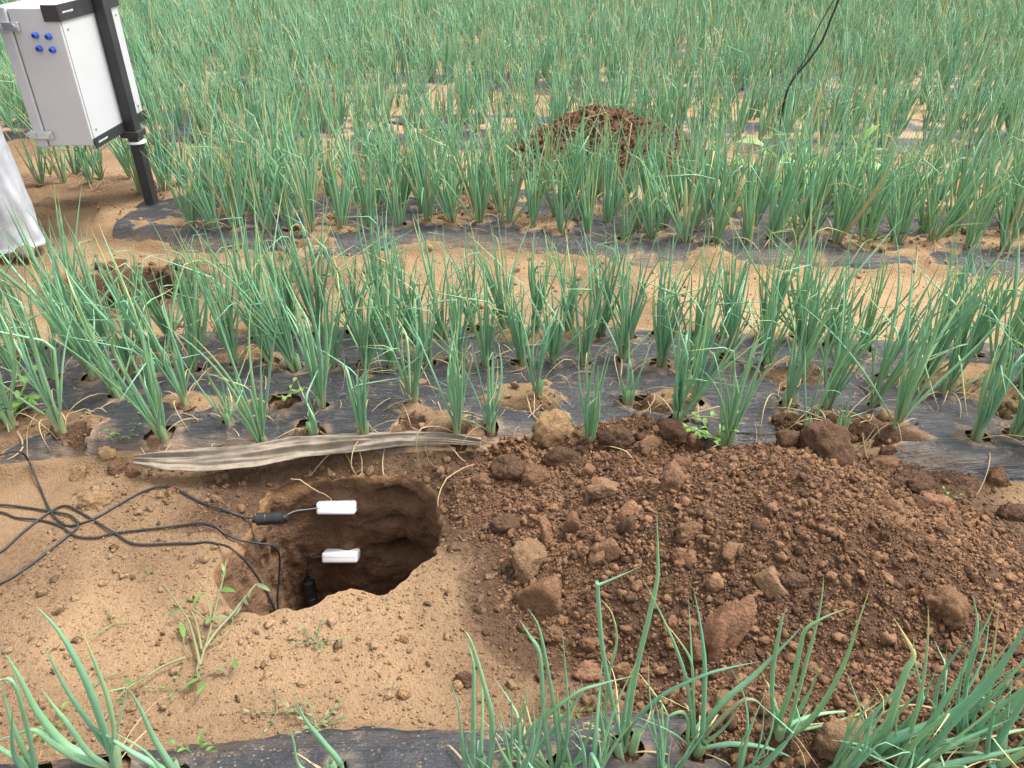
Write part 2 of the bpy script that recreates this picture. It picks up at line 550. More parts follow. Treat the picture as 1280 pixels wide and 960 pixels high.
def hole_field(x, y, H=None):
    """>0 inside a hole (1 at the centre)"""
    H = HOLES_A if H is None else np.array(H)
    out = np.full(np.shape(x), -9.0)
    xr, yr = np.ravel(x), np.ravel(y); o = out.ravel()
    wob = 1 + 0.6 * fbm(xr * 34, yr * 34, 31, 3)
    order = np.argsort(xr); xs = xr[order]
    for hx, hy, hr in H:
        a, b = np.searchsorted(xs, [hx - 0.1, hx + 0.1])
        idx = order[a:b]
        if not len(idx): continue
        d = np.hypot(xr[idx] - hx, yr[idx] - hy) / (hr * wob[idx])
        o[idx] = np.maximum(o[idx], 1 - d)
    return o.reshape(np.shape(x))


# ------------------------------------------------------------------ the pit outline
pit_px = [(318, 628), (340, 600), (400, 587), (470, 585), (527, 592), (550, 616), (553, 655), (548, 692), (516, 722), (482, 746), (462, 744), (440, 741), (412, 752),
          (384, 766), (345, 768), (308, 765), (280, 748), (268, 715), (285, 680), (308, 655)]
PIT = [Vector((p.x, p.y, 0)) for p in (at(px, py, 0.0) for px, py in pit_px)]
PITC = catmull(PIT, 9, True)
_pc = sum(PITC, Vector()) / len(PITC)
PITC = [p + (p - _pc).normalized() * (0.016 * float(fbm(p.x * 14, p.y * 14, 5, 3)) + 0.010 * float(fbm(p.x * 45, p.y * 45, 6, 3))) for p in PITC]
PX = np.array([[p.x, p.y] for p in PITC])


def pit_sd(x, y):
    """signed distance to the pit outline, negative inside"""
    xr, yr = np.ravel(x).astype(float), np.ravel(y).astype(float)
    out = np.full(xr.shape, 9.0)
    m = (xr > PX[:, 0].min() - 0.6) & (xr < PX[:, 0].max() + 0.6) & (yr > PX[:, 1].min() - 0.6) & (yr < PX[:, 1].max() + 0.6)
    xs, ys = xr[m], yr[m]
    d = np.full(xs.shape, 9.0); ins = np.zeros(xs.shape, bool)
    n = len(PX)
    for i in range(n):
        ax, ay = PX[i]; bx, by = PX[(i + 1) % n]
        ex, ey = bx - ax, by - ay
        t = np.clip(((xs - ax) * ex + (ys - ay) * ey) / (ex * ex + ey * ey + 1e-12), 0, 1)
        d = np.minimum(d, np.hypot(xs - ax - t * ex, ys - ay - t * ey))
        c = ((ay > ys) != (by > ys)) & (xs < (bx - ax) * (ys - ay) / (by - ay + 1e-15) + ax)
        ins ^= c
    out[m] = np.where(ins, -d, d)
    return out.reshape(np.shape(x))


# ------------------------------------------------------------------ heap shape (main heap, far heap)
def heap_profile(x, y):
    cx, cy = 0.80, 1.49
    dx, dy = x - cx, y - cy
    ax = np.where(dx < 0, 0.83, 0.72); ay = np.where(dy < 0, 0.50, 0.50)
    rho = np.sqrt((dx / ax) ** 2 + (dy / ay) ** 2) * (1 + 0.10 * fbm(x * 3.1, y * 3.1, 40, 3))
    h = 0.285 * np.clip(1 - rho ** 1.5, -0.6, 1)
    # the spoil thins out towards the pit, and a lobe spreads to the front edge of the frame
    rho2 = np.sqrt(((x - 0.28) / 0.42) ** 2 + ((y - 1.75) / 0.29) ** 2)
    h = np.maximum(h, 0.10 * np.clip(1 - rho2 ** 1.6, -0.8, 1))
    rho4 = np.sqrt(((x - 0.34) / 0.26) ** 2 + ((y - 1.98) / 0.13) ** 2)
    h = np.maximum(h, 0.125 * np.clip(1 - rho4 ** 1.6, -0.8, 1))
    rho3 = np.sqrt(((x - 0.95) / 0.78) ** 2 + ((y - 0.96) / 0.34) ** 2)
    h = np.maximum(h, 0.165 * np.clip(1 - rho3 ** 1.8, -0.8, 1))
    d = (x - 1.15) * .856 + (y - 1.91) * .518            # its right shoulder runs down to bare tan soil
    return np.minimum(h, -0.50 * d)


def lumps(x, y, s=0, amp=1.0):
    """crumbly relief of loose dug soil"""
    z = 0.020 * np.abs(fbm(x * 11, y * 11, 5 + s, 3)) + 0.012 * fbm(x * 27, y * 27, 7 + s, 4, .6)
    z = z + domes(x, y + .02, 0.026, 15 + s, 0.35) * 0.35
    z = z + domes(x, y, 0.010, 21 + s, 0.85) * 0.45 + 0.005 * fbm(x * 90, y * 90, 25 + s, 3, .65)
    return z * amp


def heap_z(x, y):
    h = heap_profile(x, y)
    k = ss(-0.02, 0.06, h)
    return h + 0.022 * fbm(x * 7, y * 7, 44, 3) * k + lumps(x, y) * (0.35 + 0.65 * k) - 0.012


# ------------------------------------------------------------------ ground height
small_hole = at(170, 362, 0)


def ground_parts(x, y):
    x = np.asarray(x, float); y = np.asarray(y, float)
    lift = bedlift(x, y)
    z = HB * lift
    z = z + 0.014 * fbm(x * 1.6, y * 1.6, 1, 3)
    path = 1 - lift
    z = z + path * 0.010 * fbm(x * 6, y * 6, 11, 4)
    # crumbly patches on the bare path
    rough = ss(-0.05, 0.35, fbm(x * 2.3, y * 2.3, 17, 3))
    sd = pit_sd(x, y)
    nearpit = ss(0.30, 0.0, sd)
    backshelf = ss(0.14, 0.03, np.hypot((x + 0.70) / 2.4, y - 1.87))
    hp = heap_profile(x, y)
    nearheap = ss(-0.14, -0.01, hp)
    rough = np.clip(rough * 0.5 + backshelf * 1.1 + nearheap * 0.9 + nearpit * 0.25 * (x > -0.25), 0, 1.3)
    z = z + path * (0.10 + rough) * (domes(x, y, 0.03, 33, 0.08) * 0.15 + domes(x, y, 0.011, 37, 0.3) * 0.14 + 0.004 * fbm(x * 60, y * 60, 35, 4, .6))
    z = z + path * backshelf * (0.014 * fbm(x * 24, y * 24, 50, 4, .6) + domes(x, y, 0.04, 51, 0.35) * 0.3)
    z = z - 0.035 * ss(0.06, -0.005, sd + 0.02 * fbm(x * 20, y * 20, 53, 3)) * ss(1.45, 1.62, y)
    # tan lip on the near side of the pit
    lip = ss(0.20, 0.03, sd) * ss(1.62, 1.42, y)
    z = z + 0.010 * lip
    # the little hollow dug in the next path
    rr = np.hypot((x - small_hole.x) / 0.32, (y - small_hole.y) / 0.21) * (1 + 0.2 * fbm(x * 9, y * 9, 52, 2))
    hol = ss(1.0, 0.45, rr)
    z = z - 0.13 * hol + hol * (domes(x, y, 0.07, 55, 0.7) * 0.8 + 0.03 * fbm(x * 18, y * 18, 56, 3)) + ss(1.5, 1.05, rr) * ss(0.7, 1.0, rr) * (0.02 + domes(x, y, 0.04, 57, 0.6) * 0.6)
    moist = np.clip(0.22 * ss(0.2, 0.8, rough) + 1.0 * ss(1.15, .8, rr) + 0.35 * ss(1.8, 1.0, rr) + 0.60 * nearheap + 0.42 * backshelf + 0.22 * nearpit * (y > 1.6) + 0.25 * ss(0.1, 0.6, fbm(x * 2.1, y * 2.1, 61, 3)), 0, 1)
    # soil spilled over the film, and in planting holes
    return z, lift, moist, hp


def spill(x, y):
    """thickness of soil lying on top of the film"""
    n = fbm(x * 4.2, y * 6.5, 70, 4)
    right = 0.10 * ss(0.1, 1.0, x)
    return 0.034 * ss(0.10, 0.33, n + right)


def ground_z(x, y, full=False):
    z, lift, moist, hp = ground_parts(x, y)
    near = (y < 4.8)
    sp = spill(x, y) * ss(0.5, 0.9, lift) * near * ss(1.3, 1.7, y)
    rag = 0.02 * ss(0.95, 0.4, lift) * ss(0.02, 0.4, lift) * ss(-0.1, 0.5, fbm(x * 5, y * 5, 73, 3))   # soil tucked over the film's edges
    hf = hole_field(x, y)
    he = hole_field(x, y, EMPTY_HOLES)
    z = z + sp + rag
    z = z + 0.011 * ss(-.15, .35, hf) - 0.0 + 0.006 * ss(0, .4, hf) * domes(x, y, 0.02, 75, 0.8) / 0.012 - 0.045 * ss(0.05, 0.6, he) - 0.004 * ss(0.0, 0.35, hf) * ss(0.9, 0.4, hf)
    moist = np.clip(moist + 0.9 * ss(0, .5, he) + 0.10 * ss(0, .4, hf), 0, 1)
    return (z, lift, moist) if full else z


def surface_z(x, y):
    return np.maximum(ground_z(x, y), np.where(heap_profile(x, y) > -0.05, heap_z(x, y), -9))


# ------------------------------------------------------------------ ground sheet
def axis(segs):
    out = []
    for a, b, st in segs:
        out.append(np.arange(a, b - 1e-9, st))
    return np.concatenate(out + [np.array([segs[-1][1]])])


gx = axis([(-400, -60, 60), (-60, -12, 4), (-12, -4, 0.5), (-4, -2.3, 0.05), (-2.3, -1.15, 0.018), (-1.15, 0.35, 0.0068), (0.35, 1.75, 0.018), (1.75, 3.6, 0.03), (3.6, 12, 0.4), (12, 60, 4), (60, 400, 60)])
gy = axis([(-60, -4, 8), (-4, 0.3, 0.3), (0.3, 0.85, 0.03), (0.85, 1.93, 0.0072), (1.93, 2.85, 0.012), (2.85, 3.75, 0.016), (3.75, 4.7, 0.025), (4.7, 7, 0.06), (7, 24, 0.2), (24, 60, 3), (60, 400, 40)])
GX, GY = np.meshgrid(gx, gy)
nx, ny = len(gx), len(gy)
GZ, _, MO = ground_z(GX, GY, True)
PSD = pit_sd(GX, GY)
inside = PSD < 0
i0 = (np.arange(ny - 1)[:, None] * nx + np.arange(nx - 1)[None, :]).ravel()
quads = np.stack([i0, i0 + 1, i0 + nx + 1, i0 + nx], 1)
ins = inside.ravel()
keep = ~(ins[quads].all(1))
quads = quads[keep]
VX, VY = GX.ravel().copy(), GY.ravel().copy()
used_in = np.zeros(ins.shape, bool); used_in[quads.ravel()] = True
for i in np.nonzero(used_in & ins)[0]:          # pull the rim vertices onto the outline
    p = np.array([VX[i], VY[i]])
    a = PX; b = np.roll(PX, -1, 0); e = b - a
    t = np.clip(((p - a) * e).sum(1) / (e * e).sum(1), 0, 1)
    q = a + e * t[:, None]
    j = np.argmin(((q - p) ** 2).sum(1))
    VX[i], VY[i] = q[j]
GZr = GZ.ravel().copy()
rim_i = np.nonzero(used_in & ins)[0]
GZr[rim_i] = ground_z(VX[rim_i], VY[rim_i])
ground = obj('ground', mesh_np('ground', np.stack([VX, VY, GZr], 1), quads, M_ground, True, {'moist': MO.ravel()}))
ground['kind'] = 'structure'

# the pit: rings running down from the rim
nU = len(PX); DEP = 0.66
vs = np.concatenate([[-0.03, -0.012, 0.0], np.linspace(0.008, DEP, 78)])
cen = np.array([PX[:, 0].mean(), PX[:, 1].mean()])
nrm = PX - cen; nrm /= np.linalg.norm(nrm, axis=1)[:, None]
rimz = ground_z(PX[:, 0], PX[:, 1])
Vp = []; mo = []
voids = [(at(487, 630), -0.105, 0.055, 0.030, 0.075), (at(470, 700), -0.345, 0.065, 0.040, 0.09), (at(472, 660), -0.215, 0.04, 0.016, 0.03), (at(360, 612), -0.03, 0.04, 0.016, 0.05)]
for v in vs:
    if v < 0:
        q = PX + nrm * (-v); z = ground_z(q[:, 0], q[:, 1]) - 0.006
        if v > -0.02: z = z + 0.003
        m_ = np.full(nU, 0.15)
    else:
        u = np.arctan2(nrm[:, 1], nrm[:, 0]) * 0.35
        # walls: the far wall leans back a little, the left one slopes in like a ramp
        taper = -0.05 * v
        left = ss(-0.3, -0.9, nrm[:, 0]) * ss(0.6, 0.0, nrm[:, 1])
        taper = taper - 0.20 * v * left
        nse = 0.020 * fbm(u * 22, v * 14 + u * 0, 80, 4) + 0.008 * fbm(u * 90, v * 60, 84, 3)
        nse = nse + 0.022 * fbm(PX[:, 0] * 16, PX[:, 1] * 16 + v * 20, 86, 3) * ss(0.16, 0.0, v) * (nrm[:, 1] > 0)
        streak = 0.010 * fbm(u * 120, u * 0 + v * 6, 88, 2) * ss(0.2, 0.8, nrm[:, 0])
        nse = nse + 0.009 * np.abs(fbm(u * 30 + v * 9, v * 5 - u * 8, 89, 2)) + 0.006 * np.clip(np.sin(u * 95 + v * 14 + 4 * fbm(u * 4, u * 0 + v * 3, 87, 2)), .4, 1) * ss(0.05, 0.2, v)
        off = taper + (nse + streak) * ss(0, 0.02, v)
        q = PX + nrm * off[:, None]
        z = rimz - v
        for c, zc, wx, wz, dep in voids:
            g = np.exp(-((q[:, 0] - c.x) / wx) ** 2 * 1.2 - ((z - zc) / wz) ** 2 * 1.2) * (nrm[:, 1] > 0.2)
            q = q + np.array([0.12, 1.0])[None, :] * (dep * g)[:, None]
        m_ = ss(-0.02, 0.07, v + 0.05 * fbm(u * 12, v * 10, 90, 3)) * 1.0
        m_ = np.clip(m_, 0, 1)
    Vp.append(np.stack([q[:, 0], q[:, 1], z], 1)); mo.append(m_)
Vp = np.concatenate(Vp); mo = np.concatenate(mo)
nr = len(vs)
jj, ii = np.meshgrid(np.arange(nr - 1), np.arange(nU), indexing='ij')
a = (jj * nU + ii).ravel(); b = (jj * nU + (ii + 1) % nU).ravel()
Fq = np.stack([a, a + nU, b + nU, b], 1)
cidx = len(Vp)
Vp = np.concatenate([Vp, [[cen[0], cen[1], -DEP - 0.02]]]); mo = np.append(mo, 1)
k_ = np.arange(nU); base_ = (nr - 1) * nU
Ft = np.stack([base_ + k_, np.full(nU, cidx), base_ + (k_ + 1) % nU], 1)
pit = obj('pit_wall', mesh_np('pit_wall', Vp, [Fq, Ft], M_pit, True, {'moist': mo}))
pit['kind'] = 'structure'

# ------------------------------------------------------------------ main heap
hx = np.arange(-0.62, 1.72, 0.0058); hy = np.arange(0.72, 2.12, 0.0056)
HXg, HYg = np.meshgrid(hx, hy)
hp_ = heap_profile(HXg, HYg)
HZ = heap_z(HXg, HYg) - 0.06 * ss(-0.02, -0.07, hp_)
keepv = (hp_ > -0.07) & (pit_sd(HXg, HYg) > 0.012)
i0 = (np.arange(len(hy) - 1)[:, None] * len(hx) + np.arange(len(hx) - 1)[None, :]).ravel()
q_ = np.stack([i0, i0 + 1, i0 + len(hx) + 1, i0 + len(hx)], 1)
q_ = q_[keepv.ravel()[q_].all(1)]
remap = np.full(HXg.size, -1); uq = np.unique(q_); remap[uq] = np.arange(len(uq))
heap_damp_shade = np.clip(0.62 + 0.55 * ss(-0.15, 0.45, fbm(HXg * 2.6, HYg * 2.6, 92, 4)) - 0.25 * ss(0.35, 0.1, HXg) + 0.2 * ss(1.3, 1.0, HYg), 0, 1)  # damp soil, plus base colour darkened as painted shade in gaps between crumbs
heap = obj('soil_heap', mesh_np('soil_heap', np.stack([HXg, HYg, HZ], -1).reshape(-1, 3)[uq], remap[q_], M_heap, True, {'moist': heap_damp_shade.ravel()[uq]}))
props(heap, 'large heap of crumbly brown dug soil beside the open pit', 'soil heap')

# ------------------------------------------------------------------ far heap
fhc = at(768, 207, 0.0)
fx = np.arange(-0.75, 0.75, 0.014); fy = np.arange(-0.45, 0.45, 0.014)
FXg, FYg = np.meshgrid(fx, fy)
rr_ = np.sqrt(((FXg + 0.02) / 0.74) ** 2 + (FYg / 0.40) ** 2) * (1 + 0.15 * fbm(FXg * 4 + 7, FYg * 4, 95, 3))
FZ = 0.39 * np.clip(1 - rr_ ** 1.5, -0.25, 1) * (0.86 + 0.14 * ss(0.1, -0.2, FXg)) + lumps(FXg + 9, FYg, 7, 1.2)
i0 = (np.arange(len(fy) - 1)[:, None] * len(fx) + np.arange(len(fx) - 1)[None, :]).ravel()
q_ = np.stack([i0, i0 + 1, i0 + len(fx) + 1, i0 + len(fx)], 1)
fmo = np.clip(0.75 + 0.6 * fbm(FXg * 5, FYg * 5, 97, 3), 0, 1)
fheap = obj('soil_heap', mesh_np('soil_heap', np.stack([FXg, FYg, FZ], -1).reshape(-1, 3), q_, M_heap, True, {'moist': fmo.ravel()}), None, (fhc.x, fhc.y, 0))
props(fheap, 'smaller dark brown soil heap rising between the dense onion rows farther back', 'soil heap')

# ------------------------------------------------------------------ plastic film on the beds
def make_film(k, x0, x1, dx, ncross, label):
    xs = np.arange(x0, x1 + dx, dx); vv = np.linspace(0, 1, ncross)
    X, Vv = np.meshgrid(xs, vv)
    f = edge(k, X, 0); b = edge(k, X, 1)
    Y = f - 0.035 + (b - f + 0.07) * Vv
    z0, lift, _, _ = ground_parts(X, Y)
    wr = 0.0055 * fbm(X * 5, Y * 38, 100 + k, 3) + 0.0045 * fbm(X * 17 + Y * 9, Y * 28, 104 + k, 3) + 0.004 * (1 - np.abs(fbm(X * 9 - Y * 12, Y * 16 + X * 5, 106 + k, 2)) * 2.2).clip(0, 1) ** 3 + 0.0035 * np.abs(fbm(X * 2.5 + Y * 6, Y * 18 - X * 3, 108, 2))
    edgew = np.minimum(Vv, 1 - Vv) * (b - f)
    # folds run along the film where it is tucked in
    wr = wr + 0.007 * np.sin(Y * 260 + 3 * fbm(X * 5, Y * 3, 110, 2)) * ss(0.12, 0.02, edgew)
    Z = z0 + 0.013 + wr + 0.02 * ss(0.02, 0.07, edgew) - 0.03 * ss(0.03, 0.0, edgew) - 0.012
    hf = hole_field(X, Y)
    Z = Z + 0.006 * ss(-0.6, 0.0, hf)
    cut = (hf > 0.05)
    i0 = (np.arange(ncross - 1)[:, None] * len(xs) + np.arange(len(xs) - 1)[None, :]).ravel()
    q = np.stack([i0, i0 + 1, i0 + len(xs) + 1, i0 + len(xs)], 1)
    q = q[~cut.ravel()[q].all(1)]
    X, Y = snap_holes(X, Y, q, cut) if k < 3 else (X, Y)
    dust = 0.45 * ss(-0.9, -0.1, hf) * vn(X * 40, Y * 40, 9) + 0.5 * ss(0.10, 0.0, edgew) * ss(0.35, 0.7, vn(X * 3, Y * 9, 12)) + 0.9 * ss(0.012, 0.034, spill(X, Y)) * (k > 0)
    o = obj('mulch_film', mesh_np('mulch_film', np.stack([X, Y, Z], -1).reshape(-1, 3), q, M_film, True, {'dust': np.clip(dust, 0, 1).ravel()}))
    props(o, label, 'plastic film', 'black mulch films laid over the onion beds')
    return o


film_near = make_film(0, -1.15, 1.3, 0.009, 96, 'strip of wrinkled black mulch film at the very front of the scene, nearest the viewer')
film_pit = make_film(1, -2.3, 3.2, 0.0085, 105, 'black mulch film pierced by planting holes on the bed just behind the open pit')
film_mid = make_film(2, -2.05, 4.0, 0.016, 56, 'black mulch film on the bed beyond the bare path, in front of the smaller heap')
for kb in range(3, 7):
    yk = 3.72 + PERIOD * (kb - 2); half = 0.68 * (yk * CP + 0.8) + 0.4
    make_film(kb, -half, half, 0.04, 26, ['black mulch film showing between crowded onions right behind the smaller heap', 'black mulch film mostly hidden by onions two beds behind the smaller heap',
                                          'black mulch film glimpsed among onions three beds behind the smaller heap', 'farthest strip of black mulch film, barely seen between distant onions'][kb - 3])

# dusty torn flap folded along the film's front edge above the pit
fl_px = [(172, 585), (205, 588), (260, 588), (320, 581), (365, 572), (400, 566), (450, 561), (500, 557), (550, 557), (602, 563)]
fl_w = [0.014, 0.026, 0.036, 0.038, 0.034, 0.031, 0.029, 0.026, 0.022, 0.012]
cl = catmull([at(px, py, 0.035) for px, py in fl_px], 14)
wl = np.interp(np.linspace(0, 1, len(cl)), np.linspace(0, 1, len(fl_w)), fl_w)
nv = 25; Vf = []; Df = []
for i, p in enumerate(cl):
    t = i / (len(cl) - 1)
    gz = float(ground_z(np.array([p.x]), np.array([p.y + 0.05]))[0])
    for j in range(nv):
        s = j / (nv - 1) - 0.5
        fold = 0.0035 * math.sin(s * 13 + 2.6 * math.sin(t * 5) + 2.4 * float(fbm(t * 5, s * 2.0, 120, 2))) + 0.026 * abs(float(fbm(t * 2.6 + s * 1.2, s * 6 + t * 1.5, 122, 3))) + 0.0025 * float(fbm(t * 30 + s * 5, s * 10, 125, 3))
        y = p.y + s * wl[i] * 2.0
        z = 0.066 + 0.006 * math.sin(t * 7) + s * wl[i] * 0.95 + fold * min(1, wl[i] / 0.03)
        Vf.append((p.x, y - 0.010 * fold / 0.008 * 0.6, z)); Df.append(min(1, max(0, 0.12 + 0.9 * float(fbm(t * 14, s * 9, 14, 4)) + (0.15 if s < 0 else 0))))
i0 = (np.arange(len(cl) - 1)[:, None] * nv + np.arange(nv - 1)[None, :]).ravel()
q = np.stack([i0, i0 + nv, i0 + nv + 1, i0 + 1], 1)
flap = obj('torn_flap', mesh_np('torn_flap', Vf, q, M_flap, True, {'dust': Df}), film_pit)
flap['label'] = 'dusty grey-brown flap folded back along the front edge of the film'
sm = flap.modifiers.new('thick', 'SOLIDIFY'); sm.thickness = 0.002
# a dark ragged strip of film left lying by the furrow
for pts, w, lb in (([(640, 592), (690, 582), (750, 565)], 0.03, None),):
    pass

# ------------------------------------------------------------------ crumbs (nobody could count them)
phi = (1 + 5 ** 0.5) / 2
ICO_V = np.array([(-1, phi, 0), (1, phi, 0), (-1, -phi, 0), (1, -phi, 0), (0, -1, phi), (0, 1, phi), (0, -1, -phi), (0, 1, -phi), (phi, 0, -1), (phi, 0, 1), (-phi, 0, -1), (-phi, 0, 1)]) / math.sqrt(1 + phi * phi)
ICO_F = np.array([(0, 11, 5), (0, 5, 1), (0, 1, 7), (0, 7, 10), (0, 10, 11), (1, 5, 9), (5, 11, 4), (11, 10, 2), (10, 7, 6), (7, 1, 8), (3, 9, 4), (3, 4, 2), (3, 2, 6), (3, 6, 8), (3, 8, 9), (4, 9, 5), (2, 4, 11), (6, 2, 10), (8, 6, 7), (9, 8, 1)])


def ico_sub(n):
    V = [tuple(v) for v in ICO_V]; F = [tuple(f) for f in ICO_F]
    for _ in range(n):
        cache = {}; NF = []

        def mid(a, b):
            key = (min(a, b), max(a, b))
            if key not in cache:
                v = (np.array(V[a]) + np.array(V[b])); v /= np.linalg.norm(v)
                V.append(tuple(v)); cache[key] = len(V) - 1
            return cache[key]
        for a, b, c in F:
            ab, bc, ca = mid(a, b), mid(b, c), mid(c, a)
            NF += [(a, ab, ca), (b, bc, ab), (c, ca, bc), (ab, bc, ca)]
        F = NF
    return np.array(V), np.array(F)


OCT = (np.array([(1, 0, 0), (-1, 0, 0), (0, 1, 0), (0, -1, 0), (0, 0, 1), (0, 0, -1.0)]), np.array([(0, 2, 4), (2, 1, 4), (1, 3, 4), (3, 0, 4), (2, 0, 5), (1, 2, 5), (3, 1, 5), (0, 3, 5)]))
ICO1 = ico_sub(1); ICO3 = ico_sub(3)


def crumbs(name, P, S, mat, moist, big=0.0062, sink=0.25):
    """joined small lumps at points P with sizes S"""
    Vs, Fs, Ms = [], [], []; n0 = 0
    for sel, (BV, BF) in ((S < 0.0036, OCT), ((S >= 0.0036) & (S < big), (ICO_V, ICO_F)), (S >= big, ICO1)):
        p = P[sel]; s = S[sel]; m = moist[sel]
        n = len(p)
        if not n: continue
        nb = len(BV)
        jit = 1 + (0.26 if nb < 20 else 0.44) * (rng.random((n, nb, 1)) - 0.5) * 2
        ax = 1 + 0.55 * (rng.random((n, 1, 3)) - 0.5) * 2
        V = BV[None] * jit * ax * s[:, None, None]
        ang = rng.random(n) * 6.283; c, sn = np.cos(ang)[:, None], np.sin(ang)[:, None]
        tl = rng.random(n) * 6.283; c2, s2 = np.cos(tl)[:, None], np.sin(tl)[:, None]
        x, y, z = V[..., 0], V[..., 1], V[..., 2]
        y, z = y * c2 - z * s2, y * s2 + z * c2
        x, y = x * c - y * sn, x * sn + y * c
        V = np.stack([x, y, z], -1) + p[:, None, :]
        V[..., 2] += (s * (0.5 - sink))[:, None]
        Vs.append(V.reshape(-1, 3)); Fs.append((BF[None] + (np.arange(n) * nb)[:, None, None]).reshape(-1, 3) + n0)
        Ms.append(np.repeat(m, nb)); n0 += n * nb
    o = obj(name, mesh_np(name, np.concatenate(Vs), np.concatenate(Fs), mat, True, {'moist': np.concatenate(Ms)}))
    o['kind'] = 'stuff'
    return o


# on the heap
n = 95000
x = rng.uniform(-0.35, 1.65, n); y = rng.uniform(0.8, 2.06, n)
hpv = heap_profile(x, y); ok = (hpv > -0.025 + 0.03 * rng.random(n)) & (pit_sd(x, y) > 0.012)
x, y = x[ok], y[ok]
s = np.clip(0.0021 * (1 - rng.random(len(x))) ** -0.33, 0, 0.0105)
z = surface_z(x, y)
o = crumbs('soil_crumbs', np.stack([x, y, z], 1), s, M_heap, np.where(rng.random(len(x)) < 0.24 + 0.35 * fbm(x * 5, y * 5, 93, 3), 0.9, 0.30 * rng.random(len(x))))
props(o, 'loose brown soil crumbs covering the large heap', 'soil crumbs')
# on the bare path
n = 30000
x = rng.uniform(-1.3, 1.9, n); y = rng.uniform(0.86, 2.02, n)
sd = pit_sd(x, y); hpv = heap_profile(x, y); lf = bedlift(x, y)
dens = 0.12 + 0.5 * ss(0.1, 0.5, fbm(x * 2.3, y * 2.3, 17, 3)) + 0.9 * ss(-0.2, -0.02, hpv) + 0.8 * ss(0.2, 0.02, np.abs(y - 1.88)) * (x < 0.1) + 0.35 * ss(0.12, 0.0, sd)
ok = (sd > 0.006) & (hpv < 0.0) & (lf < 0.5) & (rng.random(n) < dens)
x, y = x[ok], y[ok]
s = np.clip(0.0012 * (1 - rng.random(len(x))) ** -0.32, 0, 0.006) * (1 + 0.7 * ss(-0.2, -0.02, hpv[ok]))
mo_ = np.clip(ground_parts(x, y)[2] * 0.7 + np.where(rng.random(len(x)) < .14, .40, 0.0), 0, 1)
o = crumbs('soil_crumbs', np.stack([x, y, ground_z(x, y)], 1), s, M_ground, mo_)
props(o, 'dry tan soil crumbs scattered over the bare path round the pit', 'soil crumbs')
# on the film and the next path
n = 5200
x = rng.uniform(-2.4, 2.6, n); y = rng.uniform(1.95, 4.5, n)
dens = np.where(bedlift(x, y) > 0.6, 0.15 + 2.0 * ss(0.05, 0.3, fbm(x * 4.2, y * 6.5, 70, 4)), 0.5)
ok = rng.random(n) < dens
x, y = x[ok], y[ok]
s = np.clip(0.0034 * (1 - rng.random(len(x))) ** -0.42, 0, 0.016)
o = crumbs('soil_crumbs', np.stack([x, y, ground_z(x, y) + np.where(bedlift(x, y) > 0.6, 0.006, 0)], 1), s, M_ground, 0.5 * rng.random(len(x)) ** 2)
props(o, 'small crumbs of dry soil lying on the film and the path behind', 'soil crumbs')

# on the smaller heap
n = 5200
x = rng.uniform(-0.7, 0.62, n); y = rng.uniform(-0.42, 0.3, n)
ix = np.clip(((x - fx[0]) / 0.014).round().astype(int), 0, len(fx) - 1); iy = np.clip(((y - fy[0]) / 0.014).round().astype(int), 0, len(fy) - 1)
z = FZ[iy, ix]; ok = z > 0
s = np.clip(0.0045 * (1 - rng.random(n)) ** -0.36, 0, 0.020)
o = crumbs('soil_crumbs', np.stack([x + fhc.x, y + fhc.y, z], 1)[ok], s[ok], M_heap, (0.3 + 0.7 * rng.random(n))[ok])
props(o, 'loose dark crumbs covering the smaller heap', 'soil crumbs')

# ------------------------------------------------------------------ clods one can pick apart
def clod_mesh(name, dims, seed, mat, sub=ICO3, rough=0.22, angular=0.5):
    BV, BF = sub
    rg = np.random.default_rng(seed)
    N = rg.normal(size=(int(9 + 8 * rg.random()), 3)); N /= np.linalg.norm(N, axis=1)[:, None]
    D = 0.62 + 0.38 * rg.random(len(N)) + 0.25 * (1 - angular)
    if angular >= .85:                       # a broken block with near-parallel faces
        N = np.concatenate([np.eye(3), -np.eye(3)]) + rg.normal(size=(6, 3)) * 0.14; N /= np.linalg.norm(N, axis=1)[:, None]; D = 0.80 + 0.12 * rg.random(6)
    dots = BV @ N.T
    rcut = np.where(dots > 0.05, D[None] / np.maximum(dots, 0.05), 9).min(1)
    r0 = np.minimum(rcut, 1.32 if angular >= .85 else 1.12)
    off = Vector((seed * 7.13, seed * 3.7, seed * 1.9))
    g = np.array([rough * (0.2 if angular >= .85 else 0.55) * mnoise.fractal(Vector(v) * 1.3 + off, 0.9, 2.1, 4) + (0.10 if angular >= .85 else 0.19) * mnoise.fractal(Vector(v) * 4.2 + off, 0.6, 2.1, 5) for v in BV])
    V = BV * (r0 + g)[:, None]
    V = V * np.array(dims)[None]
    return mesh_np(name, V, BF, mat, True, {'moist': np.zeros(len(V))})


